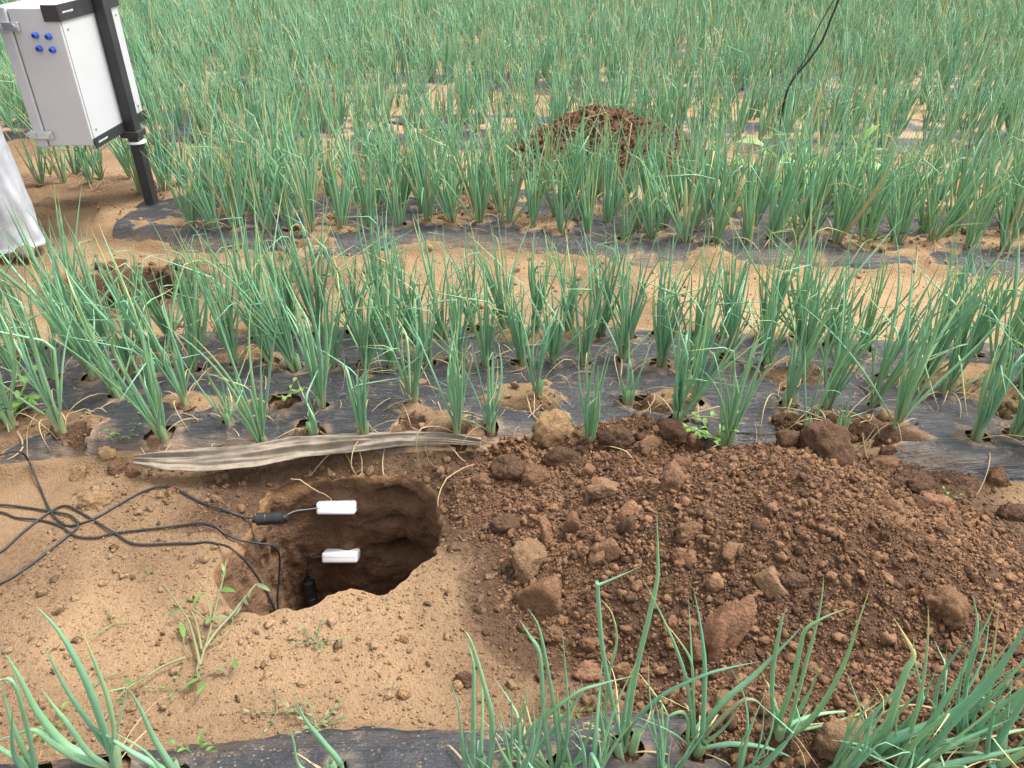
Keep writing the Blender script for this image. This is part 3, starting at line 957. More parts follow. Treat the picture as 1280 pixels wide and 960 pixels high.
CL = 'clods lying round the pit and on the heap'
CLODS = [  # px, py(base centre), width px, height px, material, tilt, label, angular
    (692, 550, 46, 44, M_clod_tan, 10, 'big pale tan clod standing upright on the film edge left of the heap', .6),
    (1036, 574, 56, 52, M_clod_dark, -25, 'largest round dark brown clod on the crest of the heap', .5),
    (988, 560, 34, 28, M_clod_dark, 5, 'dark grey-brown clod beside the largest round clod on the crest', .3),
    (866, 558, 28, 26, M_clod_red, 20, 'small reddish clod just left of the bright green weed on the crest', .8),
    (906, 804, 40, 88, M_clod_red, 20, 'long flat reddish slab lying down the middle of the heap', .62),
    (664, 716, 54, 46, M_clod_drab, 15, 'pale rounded clod with broken side on the slope towards the pit', .6),
    (678, 758, 60, 38, M_clod_brown, -35, 'dark brown wedge-shaped clod right below the pale rounded clod', .9),
    (684, 680, 14, 46, M_clod_red, 2, 'thin upright sliver of reddish soil between pit and heap', .9),
    (964, 738, 28, 36, M_clod_drab, -30, 'pinkish brown block next to the long flat slab', .9),
    (994, 730, 34, 16, M_clod_dark, 10, 'flat black-brown clod right of the pinkish block', .5),
    (734, 848, 38, 22, M_clod_red, 0, 'rounded reddish clod above the front onions, left part of heap', .6),
    (590, 552, 26, 26, M_clod_tan, 12, 'upright tan clod wedged between two front onions by the torn flap', .7),
    (435, 540, 20, 12, M_clod_tan, -10, 'small tan clod lying alone on the film behind the torn flap', .5),
    (118, 632, 36, 20, M_clod_tan, 0, 'flat tan clod half sunk in the path by the cables', .3),
    (99, 598, 16, 22, M_clod_tan, 5, 'small squarish tan clod under the film edge near the cables', .9),
    (150, 590, 26, 18, M_clod_brown, 10, 'brown clod at the left end of the torn flap', .6),
    (132, 572, 26, 15, M_clod_tan, -10, 'tan clod topping the little pile at the left end of the flap', .6),
    (168, 594, 18, 14, M_clod_brown, 30, 'small brown clod tucked against the left tip of the flap', .6),
    (756, 622, 66, 26, M_clod_drab, 30, 'smooth yellowish tan slab leaning on the upper left of the heap', .8),
    (1110, 568, 24, 16, M_clod_dark, 0, 'small dark clod alone on the film right of the crest', .4),
    (1248, 604, 32, 22, M_clod_brown, 10, 'brown clod at the film edge near the right end of the bed', .6),
    (1272, 648, 44, 22, M_clod_dark, 12, 'dark clod on the tan soil at the right edge of the view', .5),
    (1150, 612, 70, 26, M_clod_dark, 24, 'long dark slab on the right shoulder of the heap', .8),
    (1172, 634, 50, 20, M_clod_red, 28, 'reddish slab just below the long dark slab on the heap shoulder', .8),
    (1104, 588, 40, 26, M_clod_brown, 10, 'brown clod behind the long dark slab on the heap shoulder', .5),
    (770, 556, 44, 28, M_clod_dark, -8, 'dark clod at the left end of the heap crest', .5),
    (808, 566, 40, 24, M_clod_brown, 8, 'brown clod second from the left end of the heap crest', .6),
    (836, 548, 38, 28, M_clod_dark, 0, 'dark crumbly clod on the crest behind the small reddish clod', .4),
    (640, 596, 46, 28, M_clod_dark, 10, 'dark brown clod right of the torn flap by the pit corner', .6),
    (668, 606, 40, 30, M_clod_brown, -12, 'brown angular clod left of the smooth tan slab', .8),
    (604, 608, 26, 18, M_clod_brown, 0, 'small brown clod above the right corner of the pit', .6),
    (634, 662, 34, 22, M_clod_dark, 8, 'dark grey clod on the slope just right of the pit', .6),
    (704, 582, 48, 26, M_clod_dark, 5, 'broad dark clod behind the smooth tan slab', .5),
    (842, 610, 26, 40, M_clod_brown, 20, 'upright brown clod high on the left of the heap', .8),
    (758, 694, 36, 22, M_clod_brown, -20, 'brown block in the middle of the heap left slope', .9),
    (856, 702, 30, 20, M_clod_red, 25, 'small reddish block above the long flat slab', .8),
    (862, 672, 40, 24, M_clod_brown, 10, 'flat brown clod above the small reddish block', .7),
    (1185, 770, 46, 44, M_clod_brown, 0, 'rounded brown clod low on the right of the heap', .4),
    (1062, 940, 76, 44, M_clod_drab, 8, 'pale pinkish clod among the front onions at the foot of the heap', .6),
    (786, 856, 44, 26, M_clod_brown, -10, 'large brown clod at the left foot of the heap behind tall leaves', .7),
    (740, 812, 28, 20, M_clod_brown, 10, 'brown clod just above the rounded reddish clod', .7),
    (694, 800, 28, 20, M_clod_brown, 20, 'brown clod at the left foot of the heap above the onions', .6),
    (505, 872, 14, 16, M_clod_tan, 0, 'little tan pebble-like clod on the bare path in front of the pit', .3),
    (572, 862, 12, 12, M_clod_tan, 0, 'tiny tan clod beside a darker lump on the path', .3),
    (580, 856, 22, 18, M_clod_dark, 0, 'small dark lump on the path left of the front onions', .3),
    (505, 802, 12, 12, M_clod_tan, 30, 'tiny upright tan clod below the front lip of the pit', .6),
    (343, 822, 10, 10, M_clod_tan, 0, 'tiny tan clod left of the creeping weed in front of the pit', .4),
    (484, 338, 34, 30, M_clod_tan, 0, 'round tan clod by the film edge beyond the bare path', .5),
]


def put_clod(px, py, wpx, hpx, mat, tilt, label, ang, seed, group=CL):
    # find where the line of sight meets the ground or heap
    d = ray(px, py); t = 0.9; o = Vector((0, 0, CAM_H))
    ts = np.linspace(0.9, 5.5, 1400)
    P = np.array([o + d * tt for tt in ts])
    zz = surface_z(P[:, 0], P[:, 1])
    k = np.nonzero(P[:, 2] < zz)[0]
    k = k[0] if len(k) else -1
    p = P[k]; dep = ts[k]
    w = wpx * dep / FPX; h = hpx * dep / FPX
    dims = (w * 0.52, min(w, h) * 0.46, h * 0.62)
    me = clod_mesh('soil_clod', dims, seed, mat, angular=ang)
    ob = obj('soil_clod', me)
    ob.location = (p[0], p[1] + dims[1] * 0.4, p[2] + h * 0.14)
    ob.rotation_euler = (R(-30), R(tilt), R(random.uniform(-25, 25)))
    props(ob, label, 'clod', group)
    return ob


for i, c in enumerate(CLODS):
    put_clod(c[0], c[1], c[2], c[3], c[4], c[5], c[6], c[7], i + 1)
# more of them over the heap, alike to the eye
shared = [clod_mesh('soil_clod', (0.02, 0.016, 0.013), 100 + i, [M_clod_brown, M_heap, M_clod_brown, M_clod_dark, M_heap][i % 5], ico_sub(2), 0.5, 0.5 + 0.5 * random.random()) for i in range(10)]
cnt = 0
while cnt < 55:
    x_ = random.uniform(-0.1, 1.5); y_ = random.uniform(0.98, 1.95)
    hh = float(heap_profile(np.array([x_]), np.array([y_]))[0])
    if hh < 0.0: continue
    if x_ > 0.55 and random.random() < 0.55: continue
    o = obj('soil_clod', random.choice(shared)); s = random.choice([0.5, 0.6, 0.7, 0.8, 1.0, 1.3, 1.6])
    o.scale = (s * random.uniform(.8, 1.3), s, s * random.uniform(.8, 1.2)); o.rotation_euler = [random.uniform(0, 6.28) for _ in range(3)]
    o.location = (x_, y_, float(surface_z(np.array([x_]), np.array([y_]))[0]) + 0.004 * s)
    props(o, 'small crumbly clod lying among many alike on the large heap', 'clod', 'small clods strewn over the large heap')
    cnt += 1

edge_sh = [clod_mesh('soil_clod', (0.019, 0.015, 0.013), 200 + i, [M_clod_brown, M_clod_drab, M_clod_drab][i % 3], ico_sub(2), 0.5, 0.4 + 0.4 * random.random()) for i in range(7)]
for i in range(46):
    px_, py_ = random.uniform(200, 600), random.uniform(572, 606)
    if px_ < 330: py_ += random.uniform(5, 30)
    v = at(px_, py_, .02)
    if float(pit_sd(np.array([v.x]), np.array([v.y]))[0]) < .004: continue
    o = obj('soil_clod', random.choice(edge_sh)); s = random.choice([.35, .45, .5, .6, .75, 1.0])
    o.scale = (s * random.uniform(.8, 1.3), s, s); o.rotation_euler = [random.uniform(0, 6.28) for _ in range(3)]
    o.location = (v.x, v.y, float(ground_z(np.array([v.x]), np.array([v.y]))[0]) + .003 * s)
    props(o, 'little crumbly clod among many along the back edge of the pit under the flap', 'clod', 'little clods along the pit back edge')

dark_sh = [clod_mesh('soil_clod', (0.03, 0.024, 0.018), 300 + i, M_clod_dark, ico_sub(2), 0.5, 0.5 + 0.4 * random.random()) for i in range(5)]
for i in range(26):
    v = at(random.uniform(118, 226), random.uniform(335, 384), -.02)
    o = obj('soil_clod', random.choice(dark_sh)); s = random.choice([.5, .7, .9, 1.2, 1.5])
    o.scale = (s * random.uniform(.8, 1.3), s, s); o.rotation_euler = [random.uniform(0, 6.28) for _ in range(3)]
    o.location = (v.x, v.y, float(ground_z(np.array([v.x]), np.array([v.y]))[0]) + .006 * s)
    props(o, 'dark moist clod in the small dug hollow near the person', 'clod', 'dark clods in the small dug hollow')

# ------------------------------------------------------------------ onion leaves
def leaf_path(L, a0, bend, kink=0, kpos=0.6, wob=0.0, n=12, droop=1.6):
    P = [Vector((0, 0, 0))]; ph = random.random() * 6.28
    for i in range(n):
        s = (i + 0.5) / n
        a = a0 + bend * s ** droop + (kink * min(1, max(0, (s - kpos) / 0.08)) if kink else 0)
        w = wob * math.sin(s * 4.2 + ph)
        P.append(P[-1] + Vector((math.sin(a), w * 0.6, math.cos(a))) * (L / n))
    return P


def leaf_rad(w, n):
    out = []
    for i in range(n):
        t = i / (n - 1)
        r = (0.62 + 0.38 * min(1, t / 0.28)) * (1 - max(0, (t - 0.3) / 0.7) ** 1.5)
        out.append(max(0.00035, w * 0.5 * r))
    return out


def leaf_geo(L, w, a0, bend, kink=0, kpos=.6, wob=.1, n=12, ns=6, dry=0, flat=0.72, droop=1.6):
    P = leaf_path(L, a0, bend, kink, kpos, wob, n, droop)
    V, F, T = tube_np(P, leaf_rad(w, n + 1), ns, flat)
    return V, F, T


def leaf_me(V, F, T, r, d, mat=M_leaf, name='leaf'):
    return mesh_np(name, V, F, mat, True, {'t': T, 'r': np.full(len(T), r), 'd': np.full(len(T), d)})


# green leaves and dried leaves whose mesh data the clumps of the bed behind the pit share
LEAFLIB = []
for i in range(56):
    kk = random.random()
    kink = random.choice([-1, 1]) * random.uniform(0.7, 1.9) if kk < 0.22 else 0
    V, F, T = leaf_geo(1.0, random.uniform(0.017, 0.028), 0, random.gauss(0.14, 0.30), kink, random.uniform(.45, .88), random.uniform(0, .30), 14, 6)
    LEAFLIB.append(leaf_me(V, F, T, random.random(), 0))
DRYLIB = []
for i in range(20):
    V, F, T = leaf_geo(0.30, random.uniform(0.004, 0.008), random.uniform(.2, .9), random.uniform(1.6, 3.6), random.choice([0, 0, 1.2]), .5, random.uniform(0, .6), 12, 5, flat=.35, droop=random.uniform(.6, 1.4))
    DRYLIB.append(leaf_me(V, F, T, random.random(), random.uniform(.85, 1)))
STEMLIB = []
for i in range(8):
    Vs, Fs, Ts, n0 = [], [], [], 0
    for j in range(random.randint(1, 3)):
        a = random.random() * 6.28; rr = random.uniform(0.003, 0.012)
        st = Vector((math.cos(a) * rr, math.sin(a) * rr, -0.02)); en = st + Vector((math.cos(a) * .012, math.sin(a) * .012, 0.085))
        V, F, T = tube_np(catmull([st, (st + en) / 2, en], 3), [0.011, 0.010, 0.009, 0.0085, 0.008, 0.0075, 0.006], 7)
        Vs.append(V); Fs.append(F + n0); Ts.append(T * 0.13); n0 += len(V)
    STEMLIB.append(leaf_me(np.concatenate(Vs), np.concatenate(Fs), np.concatenate(Ts), random.random(), 0, name='stem'))


def build_clump(p, label, group):
    z = float(ground_z(np.array([p['x']]), np.array([p['y']]))[0]) - 0.002
    root = empty('green_onion', (p['x'], p['y'], z))
    props(root, label, 'onion plant', group)
    root.rotation_euler = (R(random.gauss(0, 3)), R(p['lean']), 0)
    st = obj('stem', random.choice(STEMLIB), root); st.rotation_euler = (0, 0, random.random() * 6.28)
    fan = random.random() * 3.14
    for i in range(int(p['n'] * (1.4 if p['row'] < 2 else 1.7) + .5)):
        az = fan + (math.pi if i % 2 else 0) + random.gauss(0, 0.75)
        o = obj('leaf', random.choice(LEAFLIB), root)
        L = p['h'] * random.choice([random.uniform(.78, 1.12), random.uniform(.85, 1.2), random.uniform(.45, .8)])
        ws = min(1.25, 0.55 + 0.55 * L / 0.45) * random.uniform(.62, 1.05)
        o.scale = (ws * 0.45 / 1.0, ws * 0.45, L)
        # the shared leaf bends in x; keep its bend as long as the leaf
        o.scale = (L, ws * 0.5, L) if False else (max(ws * 0.48, L * 0.8), ws * 0.48, L)
        tilt = abs(random.gauss(0.0, 0.145)) + 0.02 if random.random() > .07 else random.uniform(.35, .85)
        o.rotation_euler = (0, tilt, az)
        off = random.uniform(0, 0.012)
        o.location = (math.cos(az) * off, math.sin(az) * off, random.uniform(0.0, 0.04))
    for i in range(random.choice([2, 2, 3, 4, 6])):
        o = obj('dry_leaf', random.choice(DRYLIB), root)
        o.rotation_euler = (0, 0, random.random() * 6.28); s = random.uniform(.5, 1.1); o.scale = (s, s, s)
        o['label'] = 'withered straw-coloured leaf'
    return root


# merged clumps for the beds farther back
def clump_geo(h, n, lean, nseg, ns, drys=1, wscale=1.0):
    Vs, Fs, Ts, Rs, Ds, n0 = [], [], [], [], [], 0
    fan = random.random() * 3.14
    lm = Matrix.Rotation(R(lean), 4, 'Y') @ Matrix.Rotation(R(random.gauss(0, 4)), 4, 'X')
    for i in range(n + drys):
        dry = i >= n
        az = fan + (math.pi if i % 2 else 0) + random.gauss(0, .75)
        if dry:
            V, F, T = leaf_geo(random.uniform(.15, .3), .007, random.uniform(.2, .8), random.uniform(1.4, 3.2), 0, .5, .3, nseg, ns, flat=.4)
        else:
            L = h * random.choice([random.uniform(.8, 1.15), random.uniform(.85, 1.2), random.uniform(.45, .8)])
            kink = random.choice([-1, 1]) * random.uniform(.7, 1.9) if random.random() < .18 else 0
            V, F, T = leaf_geo(L, random.uniform(.0085, .0145) * wscale, abs(random.gauss(0, .22)) + .02, random.gauss(.10, .3), kink, random.uniform(.55, .85), .12, nseg, ns)
        off = random.uniform(0, .022)
        M = lm @ Matrix.Rotation(az, 4, 'Z') @ Matrix.Translation((off, 0, 0))
        M3 = np.array(M.to_3x3()); tr = np.array(M.translation)
        V = V @ M3.T + tr
        Vs.append(V); Fs.append(F + n0); Ts.append(T); Rs.append(np.full(len(T), random.random())); Ds.append(np.full(len(T), .95 if dry else (random.random() < .05) * 0.8)); n0 += len(V)
    return [np.concatenate(q) for q in (Vs, Fs, Ts, Rs, Ds)]


BED_GROUP = {1: 'green onions in the bed just behind the pit', 2: 'green onions in the bed beyond the bare path', 3: 'green onions crowded behind the smaller heap'}
ORD = ['first', 'second', 'third', 'fourth', 'fifth', 'sixth', 'seventh', 'eighth', 'ninth', 'tenth', 'eleventh', 'twelfth', 'thirteenth', 'fourteenth', 'fifteenth', 'sixteenth',
       'seventeenth', 'eighteenth', 'nineteenth', 'twentieth'] + ['twenty-' + w for w in ('first', 'second', 'third', 'fourth', 'fifth', 'sixth', 'seventh', 'eighth', 'ninth')] + \
      ['thirtieth'] + ['thirty-' + w for w in ('first', 'second', 'third', 'fourth', 'fifth', 'sixth', 'seventh', 'eighth', 'ninth')] + ['fortieth'] + ['forty-' + w for w in ('first', 'second', 'third', 'fourth', 'fifth', 'sixth', 'seventh', 'eighth')]
ROWN = ['front row', 'second row', 'third row', 'back row']


def looks(p):
    t = 'sparse ' if p['n'] <= 6 else ('bushy ' if p['n'] >= 13 else '')
    s = 'short ' if p['h'] < .33 else ('tall ' if p['h'] > .53 else '')
    return (s + t).strip()


individual = []
for bed in (1, 2, 3):
    for row in range(4):
        L = [p for p in PLANTS if p['bed'] == bed and p['row'] == row]
        vis = []
        for p in L:
            px, py = proj(p['x'], p['y'], HB)
            if -10 <= px <= 1290: vis.append((px, p))
        vis.sort(key=lambda q: q[0])
        for i, (px, p) in enumerate(vis):
            if bed == 3 and (row > 1 or len(individual) >= 292): break
            side = 'left' if i < len(vis) / 2 else 'right'
            k = i if side == 'left' else len(vis) - 1 - i
            o_ = ('leftmost' if side == 'left' else 'rightmost') if k == 0 else ORD[k]
            lk = looks(p)
            core = 'green onion' + ('' if k == 0 else f' from the {side}')
            where = {1: f'{ROWN[row]} behind the pit', 2: f'{ROWN[row]} beyond the bare path', 3: f'{ROWN[row]} behind the smaller heap'}[bed]
            p['label'] = f'{o_} {core} in the {where}' + (f', {lk}' if lk else '')
            individual.append(p); p['ind'] = True

for p in PLANTS:
    if p.get('ind') and p['bed'] == 1:
        build_clump(p, p['label'], BED_GROUP[1])
MIDLIB = []
for i in range(30):
    V, F, T, Rr, D = clump_geo(.46, random.randint(11, 17), 0, 8, 5, random.choice([0, 1, 2]), 1.0)
    me = mesh_np('green_onion', V, F, M_leaf, True, {'t': T, 'r': Rr, 'd': D}); MIDLIB.append(me)
for p in PLANTS:
    if p.get('ind') and p['bed'] in (2, 3):
        z = float(ground_z(np.array([p['x']]), np.array([p['y']]))[0]) - 0.005
        o = obj('green_onion', random.choice(MIDLIB), None, (p['x'], p['y'], z))
        s = p['h'] / .46
        o.scale = (s, s, s); o.rotation_euler = (R(random.gauss(0, 3)), R(p['lean']), random.random() * 6.28)
        o.rotation_mode = 'XYZ'
        props(o, p['label'], 'onion plant', BED_GROUP[p['bed']])
FARLIB = [clump_geo(.46, random.randint(11, 15), 0, 5, 3, random.choice([0, 0, 1]), 1.15) for i in range(22)]
FARLIB2 = [clump_geo(.46, random.randint(9, 12), 0, 3, 3, random.choice([0, 0, 1]), 1.5) for i in range(22)]
Vs, Fs, Ts, Rs, Ds, n0 = [], [], [], [], [], 0
far = [p for p in PLANTS if not p.get('ind')]
FX_ = np.array([p['x'] for p in far]); FY_ = np.array([p['y'] for p in far])
FZ_ = ground_z(FX_, FY_)
for p, z in zip(far, FZ_):
    if math.hypot((p['x'] - fhc.x) / .52, (p['y'] - fhc.y) / .32) < 1: continue
    V, F, T, Rr, D = random.choice(FARLIB if p['y'] < 8 else FARLIB2)
    s = p['h'] / .46; M = (Matrix.Rotation(R(p['lean']), 3, 'Y') @ Matrix.Rotation(random.random() * 6.28, 3, 'Z')) * s
    V = V @ np.array(M).T + np.array((p['x'], p['y'], z - .005))
    Vs.append(V); Fs.append(F + n0); Ts.append(T); Rs.append((Rr + random.random() * .5) % 1); Ds.append(D); n0 += len(V)
o = obj('onion_field', mesh_np('onion_field', np.concatenate(Vs), np.concatenate(Fs), M_leaf, True, {'t': np.concatenate(Ts), 'r': np.concatenate(Rs), 'd': np.concatenate(Ds)}))
props(o, 'dense rows of green onions filling the field behind', 'onion field', None, 'stuff')

# ------------------------------------------------------------------ the nearest onions, leaf by leaf (points measured along each leaf, width)
FG = {
 'A': [([(140, 945), (117, 875), (95, 825), (72, 787), (45, 757)], 13), ([(142, 912), (135, 875), (125, 845), (110, 807), (102, 787)], 7), ([(140, 945), (105, 895), (82, 860), (65, 827), (54, 806)], 8),
       ([(118, 950), (82, 932), (47, 890), (25, 847), (7, 817)], 13), ([(110, 940), (85, 905), (67, 882), (51, 860)], 8), ([(100, 950), (67, 930), (42, 912), (15, 920), (-20, 932)], 9)],
 'L': [([(215, 960), (192, 922), (175, 885), (160, 859)], 9), ([(200, 960), (160, 937), (112, 905)], 9), ([(205, 965), (180, 938), (142, 915)], 5)],
 'B': [([(40, 960), (20, 917), (8, 882), (3, 850)], 7), ([(22, 952), (15, 925), (16, 880)], 8), ([(25, 952), (0, 935), (-30, 915)], 9), ([(45, 960), (20, 860), (0, 850), (-15, 845)], 7)],
 'C': [([(427, 957), (402, 925), (380, 897), (367, 867)], 8), ([(377, 960), (367, 927), (361, 905)], 5)],
 'D': [([(612, 960), (615, 900), (605, 855), (590, 805), (580, 787)], 10), ([(592, 960), (592, 882), (592, 832), (585, 805)], 8), ([(582, 957), (577, 920), (572, 880), (562, 852)], 6), ([(590, 960), (582, 925), (607, 905)], 6),
       ([(635, 960), (640, 900), (637, 860)], 6), ([(625, 960), (650, 900), (657, 858)], 7)],
 'E': [([(690, 960), (680, 895), (675, 820), (662, 795), (649, 774)], 9), ([(700, 960), (692, 882), (680, 812), (672, 780), (660, 761)], 7), ([(700, 960), (710, 910), (707, 840), (702, 785)], 7),
       ([(665, 950), (697, 905), (725, 870), (726, 847)], 7), ([(712, 960), (700, 907), (697, 860)], 9), ([(655, 925), (715, 870), (752, 855), (792, 845)], 6), ([(648, 950), (655, 905), (660, 850)], 6), ([(715, 960), (735, 920), (742, 880)], 7)],
 'F': [([(777, 927), (762, 860), (752, 802), (747, 733), (749, 731), (777, 719), (803, 707)], 8), ([(785, 905), (795, 840), (815, 755), (822, 720), (822, 680), (821, 638)], 9), ([(765, 935), (757, 890), (762, 840), (771, 800), (765, 767), (752, 750)], 6),
       ([(760, 945), (750, 895), (752, 855)], 8), ([(790, 907), (827, 870), (877, 845), (915, 834), (950, 827)], 6), ([(787, 932), (812, 900), (818, 885)], 5), ([(770, 930), (745, 940), (730, 965)], 6)],
 'G': [([(867, 925), (860, 860), (845, 810), (825, 765), (805, 725)], 7), ([(867, 880), (865, 832), (852, 805), (830, 777)], 5), ([(877, 925), (881, 845), (877, 792), (867, 735)], 9), ([(885, 900), (910, 872), (940, 847), (960, 827), (985, 802), (1005, 780)], 9),
       ([(877, 932), (905, 910), (927, 880)], 8), ([(875, 942), (915, 930), (960, 935), (1000, 962)], 8), ([(860, 927), (860, 900), (850, 890), (832, 902), (845, 932)], 7)],
 'H': [([(962, 932), (965, 850), (975, 785), (982, 762)], 8), ([(970, 915), (990, 855), (1000, 810), (1007, 787), (1030, 772), (1060, 760)], 8), ([(985, 910), (1010, 820), (1025, 760), (1030, 718)], 7), ([(992, 920), (1025, 885), (1055, 830), (1072, 780), (1087, 737)], 9),
       ([(990, 905), (1010, 870), (1025, 830)], 5), ([(985, 925), (1035, 905), (1080, 890), (1105, 872)], 6), ([(1000, 900), (1047, 890), (1150, 892)], 7)],
 'I': [([(1087, 960), (1110, 905), (1130, 845), (1142, 820), (1135, 802), (1117, 772)], 11), ([(1120, 940), (1150, 880), (1152, 865), (1143, 825), (1142, 793)], 6), ([(1130, 935), (1152, 860), (1160, 795), (1160, 757)], 6), ([(1077, 960), (1082, 920), (1095, 890), (1094, 884)], 8),
       ([(1100, 960), (1120, 920), (1150, 882), (1170, 837)], 9), ([(1095, 945), (1110, 927), (1180, 900), (1225, 865), (1255, 827), (1280, 787), (1300, 755)], 13), ([(1085, 955), (1060, 930), (1050, 925)], 5)],
 'J': [([(1180, 945), (1177, 895), (1180, 860), (1184, 806)], 5), ([(1185, 952), (1197, 875), (1210, 807)], 9), ([(1197, 945), (1207, 860), (1220, 795), (1221, 770), (1215, 740)], 6), ([(1195, 940), (1208, 860), (1222, 807), (1227, 780)], 5),
       ([(1210, 945), (1235, 875), (1240, 830), (1250, 750)], 6), ([(1170, 960), (1160, 940), (1200, 922), (1235, 915)], 8), ([(1180, 962), (1210, 935), (1247, 900), (1280, 867), (1310, 835)], 11), ([(1200, 955), (1230, 900), (1280, 860), (1300, 835)], 9)],
 'M': [([(1130, 965), (1150, 925), (1178, 878), (1204, 838)], 10), ([(1125, 970), (1190, 932), (1265, 898)], 11), ([(1140, 965), (1230, 946), (1300, 930)], 10), ([(1128, 965), (1120, 915), (1126, 868)], 6), ([(1120, 970), (1085, 935), (1040, 925)], 7)],
 'K': [([(1235, 957), (1255, 915), (1280, 875), (1320, 800)], 12), ([(1245, 965), (1280, 940), (1330, 905)], 10), ([(1240, 945), (1252, 920), (1280, 912), (1320, 905)], 9), ([(1230, 965), (1215, 940), (1150, 955)], 8), ([(1235, 955), (1240, 900), (1258, 850)], 7)],
}
FG_LAB = {'A': 'thick-leaved onion in the front left corner, leaves fanning up to the left', 'L': 'three-leaved onion just right of the thick-leaved one in the front left corner', 'B': 'onion cut off by the lower left corner of the view',
          'C': 'thin lone onion shoot standing on the front film by the creeping weed', 'D': 'leftmost onion of the front right row, left of the kinked tall leaf', 'E': 'second onion from the left of the front right row, with crossing leaves',
          'F': 'onion with the tallest leaf and a sharply kinked leaf, front right row', 'G': 'onion with a yellowing arched leaf in front of the long slab', 'H': 'onion before the heap with splayed leaves, right of the yellowing arched leaf',
          'I': 'big onion leaning right with one very broad leaf, lower right', 'J': 'onion in the lower right with many upright thin leaves, behind the broad leaf', 'M': 'onion at the bottom edge between the broad-leaved one and the lower right corner', 'K': 'onion at the lower right corner with leaves lying to the right'}
YELLOW = {('G', 4)}
for key, leaves in FG.items():
    b0 = FGP[key]; bz = float(surface_z(np.array([b0.x]), np.array([b0.y]))[0]) - 0.004
    root = empty('green_onion', (b0.x, b0.y, bz))
    props(root, FG_LAB[key], 'onion plant', 'green onions at the very front')
    bp = FG_BASE[key]
    st = obj('stem', random.choice(STEMLIB), root); st.scale = (1.1, 1.1, 1.0); st.rotation_euler = (0, R(random.gauss(b0.x * 15, 4)), random.random() * 6)
    allL = [(l, w, 0) for l, w in leaves]
    if key == 'G': allL.append(([(885, 915), (910, 890), (930, 875), (947, 877), (957, 892)], 7, .55))
    for li, (pts, w, dry) in enumerate(allL):
        if math.hypot(pts[0][0] - bp[0], pts[0][1] - bp[1]) > 12: pts = [bp] + pts
        yo = random.uniform(-.02, .03); m = len(pts)
        W = [aty(px, py, b0.y + yo * (i / max(1, m - 1)) * 1.6) for i, (px, py) in enumerate(pts)]
        sharp = any(math.hypot(pts[i][0] - pts[i + 1][0], pts[i][1] - pts[i + 1][1]) < 4 for i in range(m - 1))
        W = [Vector((v.x - b0.x, v.y - b0.y, max(v.z - bz, 0.012 + 0.0 * i))) for i, v in enumerate(W)]
        C = catmull(W, 3 if sharp else 6)
        wm = w * 1.42 / 967 * 1.02
        V, F, T = tube_np(C, leaf_rad(wm, len(C)), 8, .72)
        o = obj('leaf', leaf_me(V, F, T, random.random(), dry), root)
        if dry: o['label'] = 'yellowing arched leaf'
    for i in range(random.randint(3, 5) if key in 'EFGHIJKDM' else 1):
        o = obj('leaf', random.choice(LEAFLIB), root); L = random.uniform(.14, .34)
        o.scale = (L * .8, .30, L); o.rotation_euler = (0, random.uniform(.1, .55), random.random() * 6.28)
    for i in range(random.choice([3, 4, 5, 6])):
        o = obj('dry_leaf', random.choice(DRYLIB), root)
        o.rotation_euler = (0, 0, random.random() * 6.28); s = random.uniform(.45, .85); o.scale = (s, s, s * .8); o['label'] = 'withered straw-coloured leaf'

for px, py, h_, n_, lb in ((648, 1000, .30, 7, 'onion cut by the bottom edge between the leftmost and second of the front right row'), (735, 1004, .30, 7, 'onion cut by the bottom edge under the kinked tall leaf'),
                           (828, 990, .27, 7, 'low onion at the bottom edge between the tallest leaf and the arched leaf'), (925, 985, .26, 7, 'low onion at the bottom edge right of the yellowing arched leaf'),
                           (1030, 990, .30, 8, 'onion at the bottom edge beside the pale pinkish clod'), (1165, 935, .30, 8, 'onion behind the crowded ones in the lower right, nearest the heap foot'),
                           (1275, 960, .38, 9, 'onion half cut off by the right edge in the lower right corner'), (1110, 1000, .32, 8, 'onion at the bottom edge under the very broad leaf')):
    v = at(px, py, HB + .01)
    build_clump(dict(x=v.x, y=v.y, h=h_, n=n_, lean=v.x * 12, row=0), lb, 'green onions at the very front')

# dry straw lying on the film and the soil
Vs, Fs, Ts, n0 = [], [], [], 0
spots = [(p['x'], p['y']) for p in PLANTS if p['bed'] in (1, 2)] * 3
for (x_, y_) in spots:
    if random.random() < .25: continue
    for j in range(random.randint(1, 2)):
        a = random.random() * 6.28; L = random.uniform(.05, .20); cx, cy = x_ + random.gauss(0, .06), y_ + random.gauss(0, .05); cv = random.gauss(0, 1.4)
        pts = []; px_, py_ = cx, cy
        for i in range(7):
            pts.append((px_, py_)); px_ += math.cos(a) * L / 6; py_ += math.sin(a) * L / 6; a += cv / 6
        pa = np.array(pts); zz = ground_z(pa[:, 0], pa[:, 1]) + 0.014 + 0.012 * np.abs(np.sin(np.linspace(0, 3, 7) + a)) * random.random() * 2
        r0 = random.uniform(.0012, .003)
        V, F, T = tube_np([Vector((q[0], q[1], z)) for q, z in zip(pts, zz)], [r0, r0, r0, r0 * .9, r0 * .8, r0 * .6, r0 * .3], 4, .45)
        Vs.append(V); Fs.append(F + n0); Ts.append(T); n0 += len(V)
Rr = np.concatenate([np.full(len(v), random.random()) for v in Vs])
o = obj('dry_straw', mesh_np('dry_straw', np.concatenate(Vs), np.concatenate(Fs), M_straw, True, {'t': np.concatenate(Ts), 'r': Rr, 'd': np.zeros(n0)}))
props(o, 'withered straw-like leaf bits strewn over the film', 'dry straw', None, 'stuff')

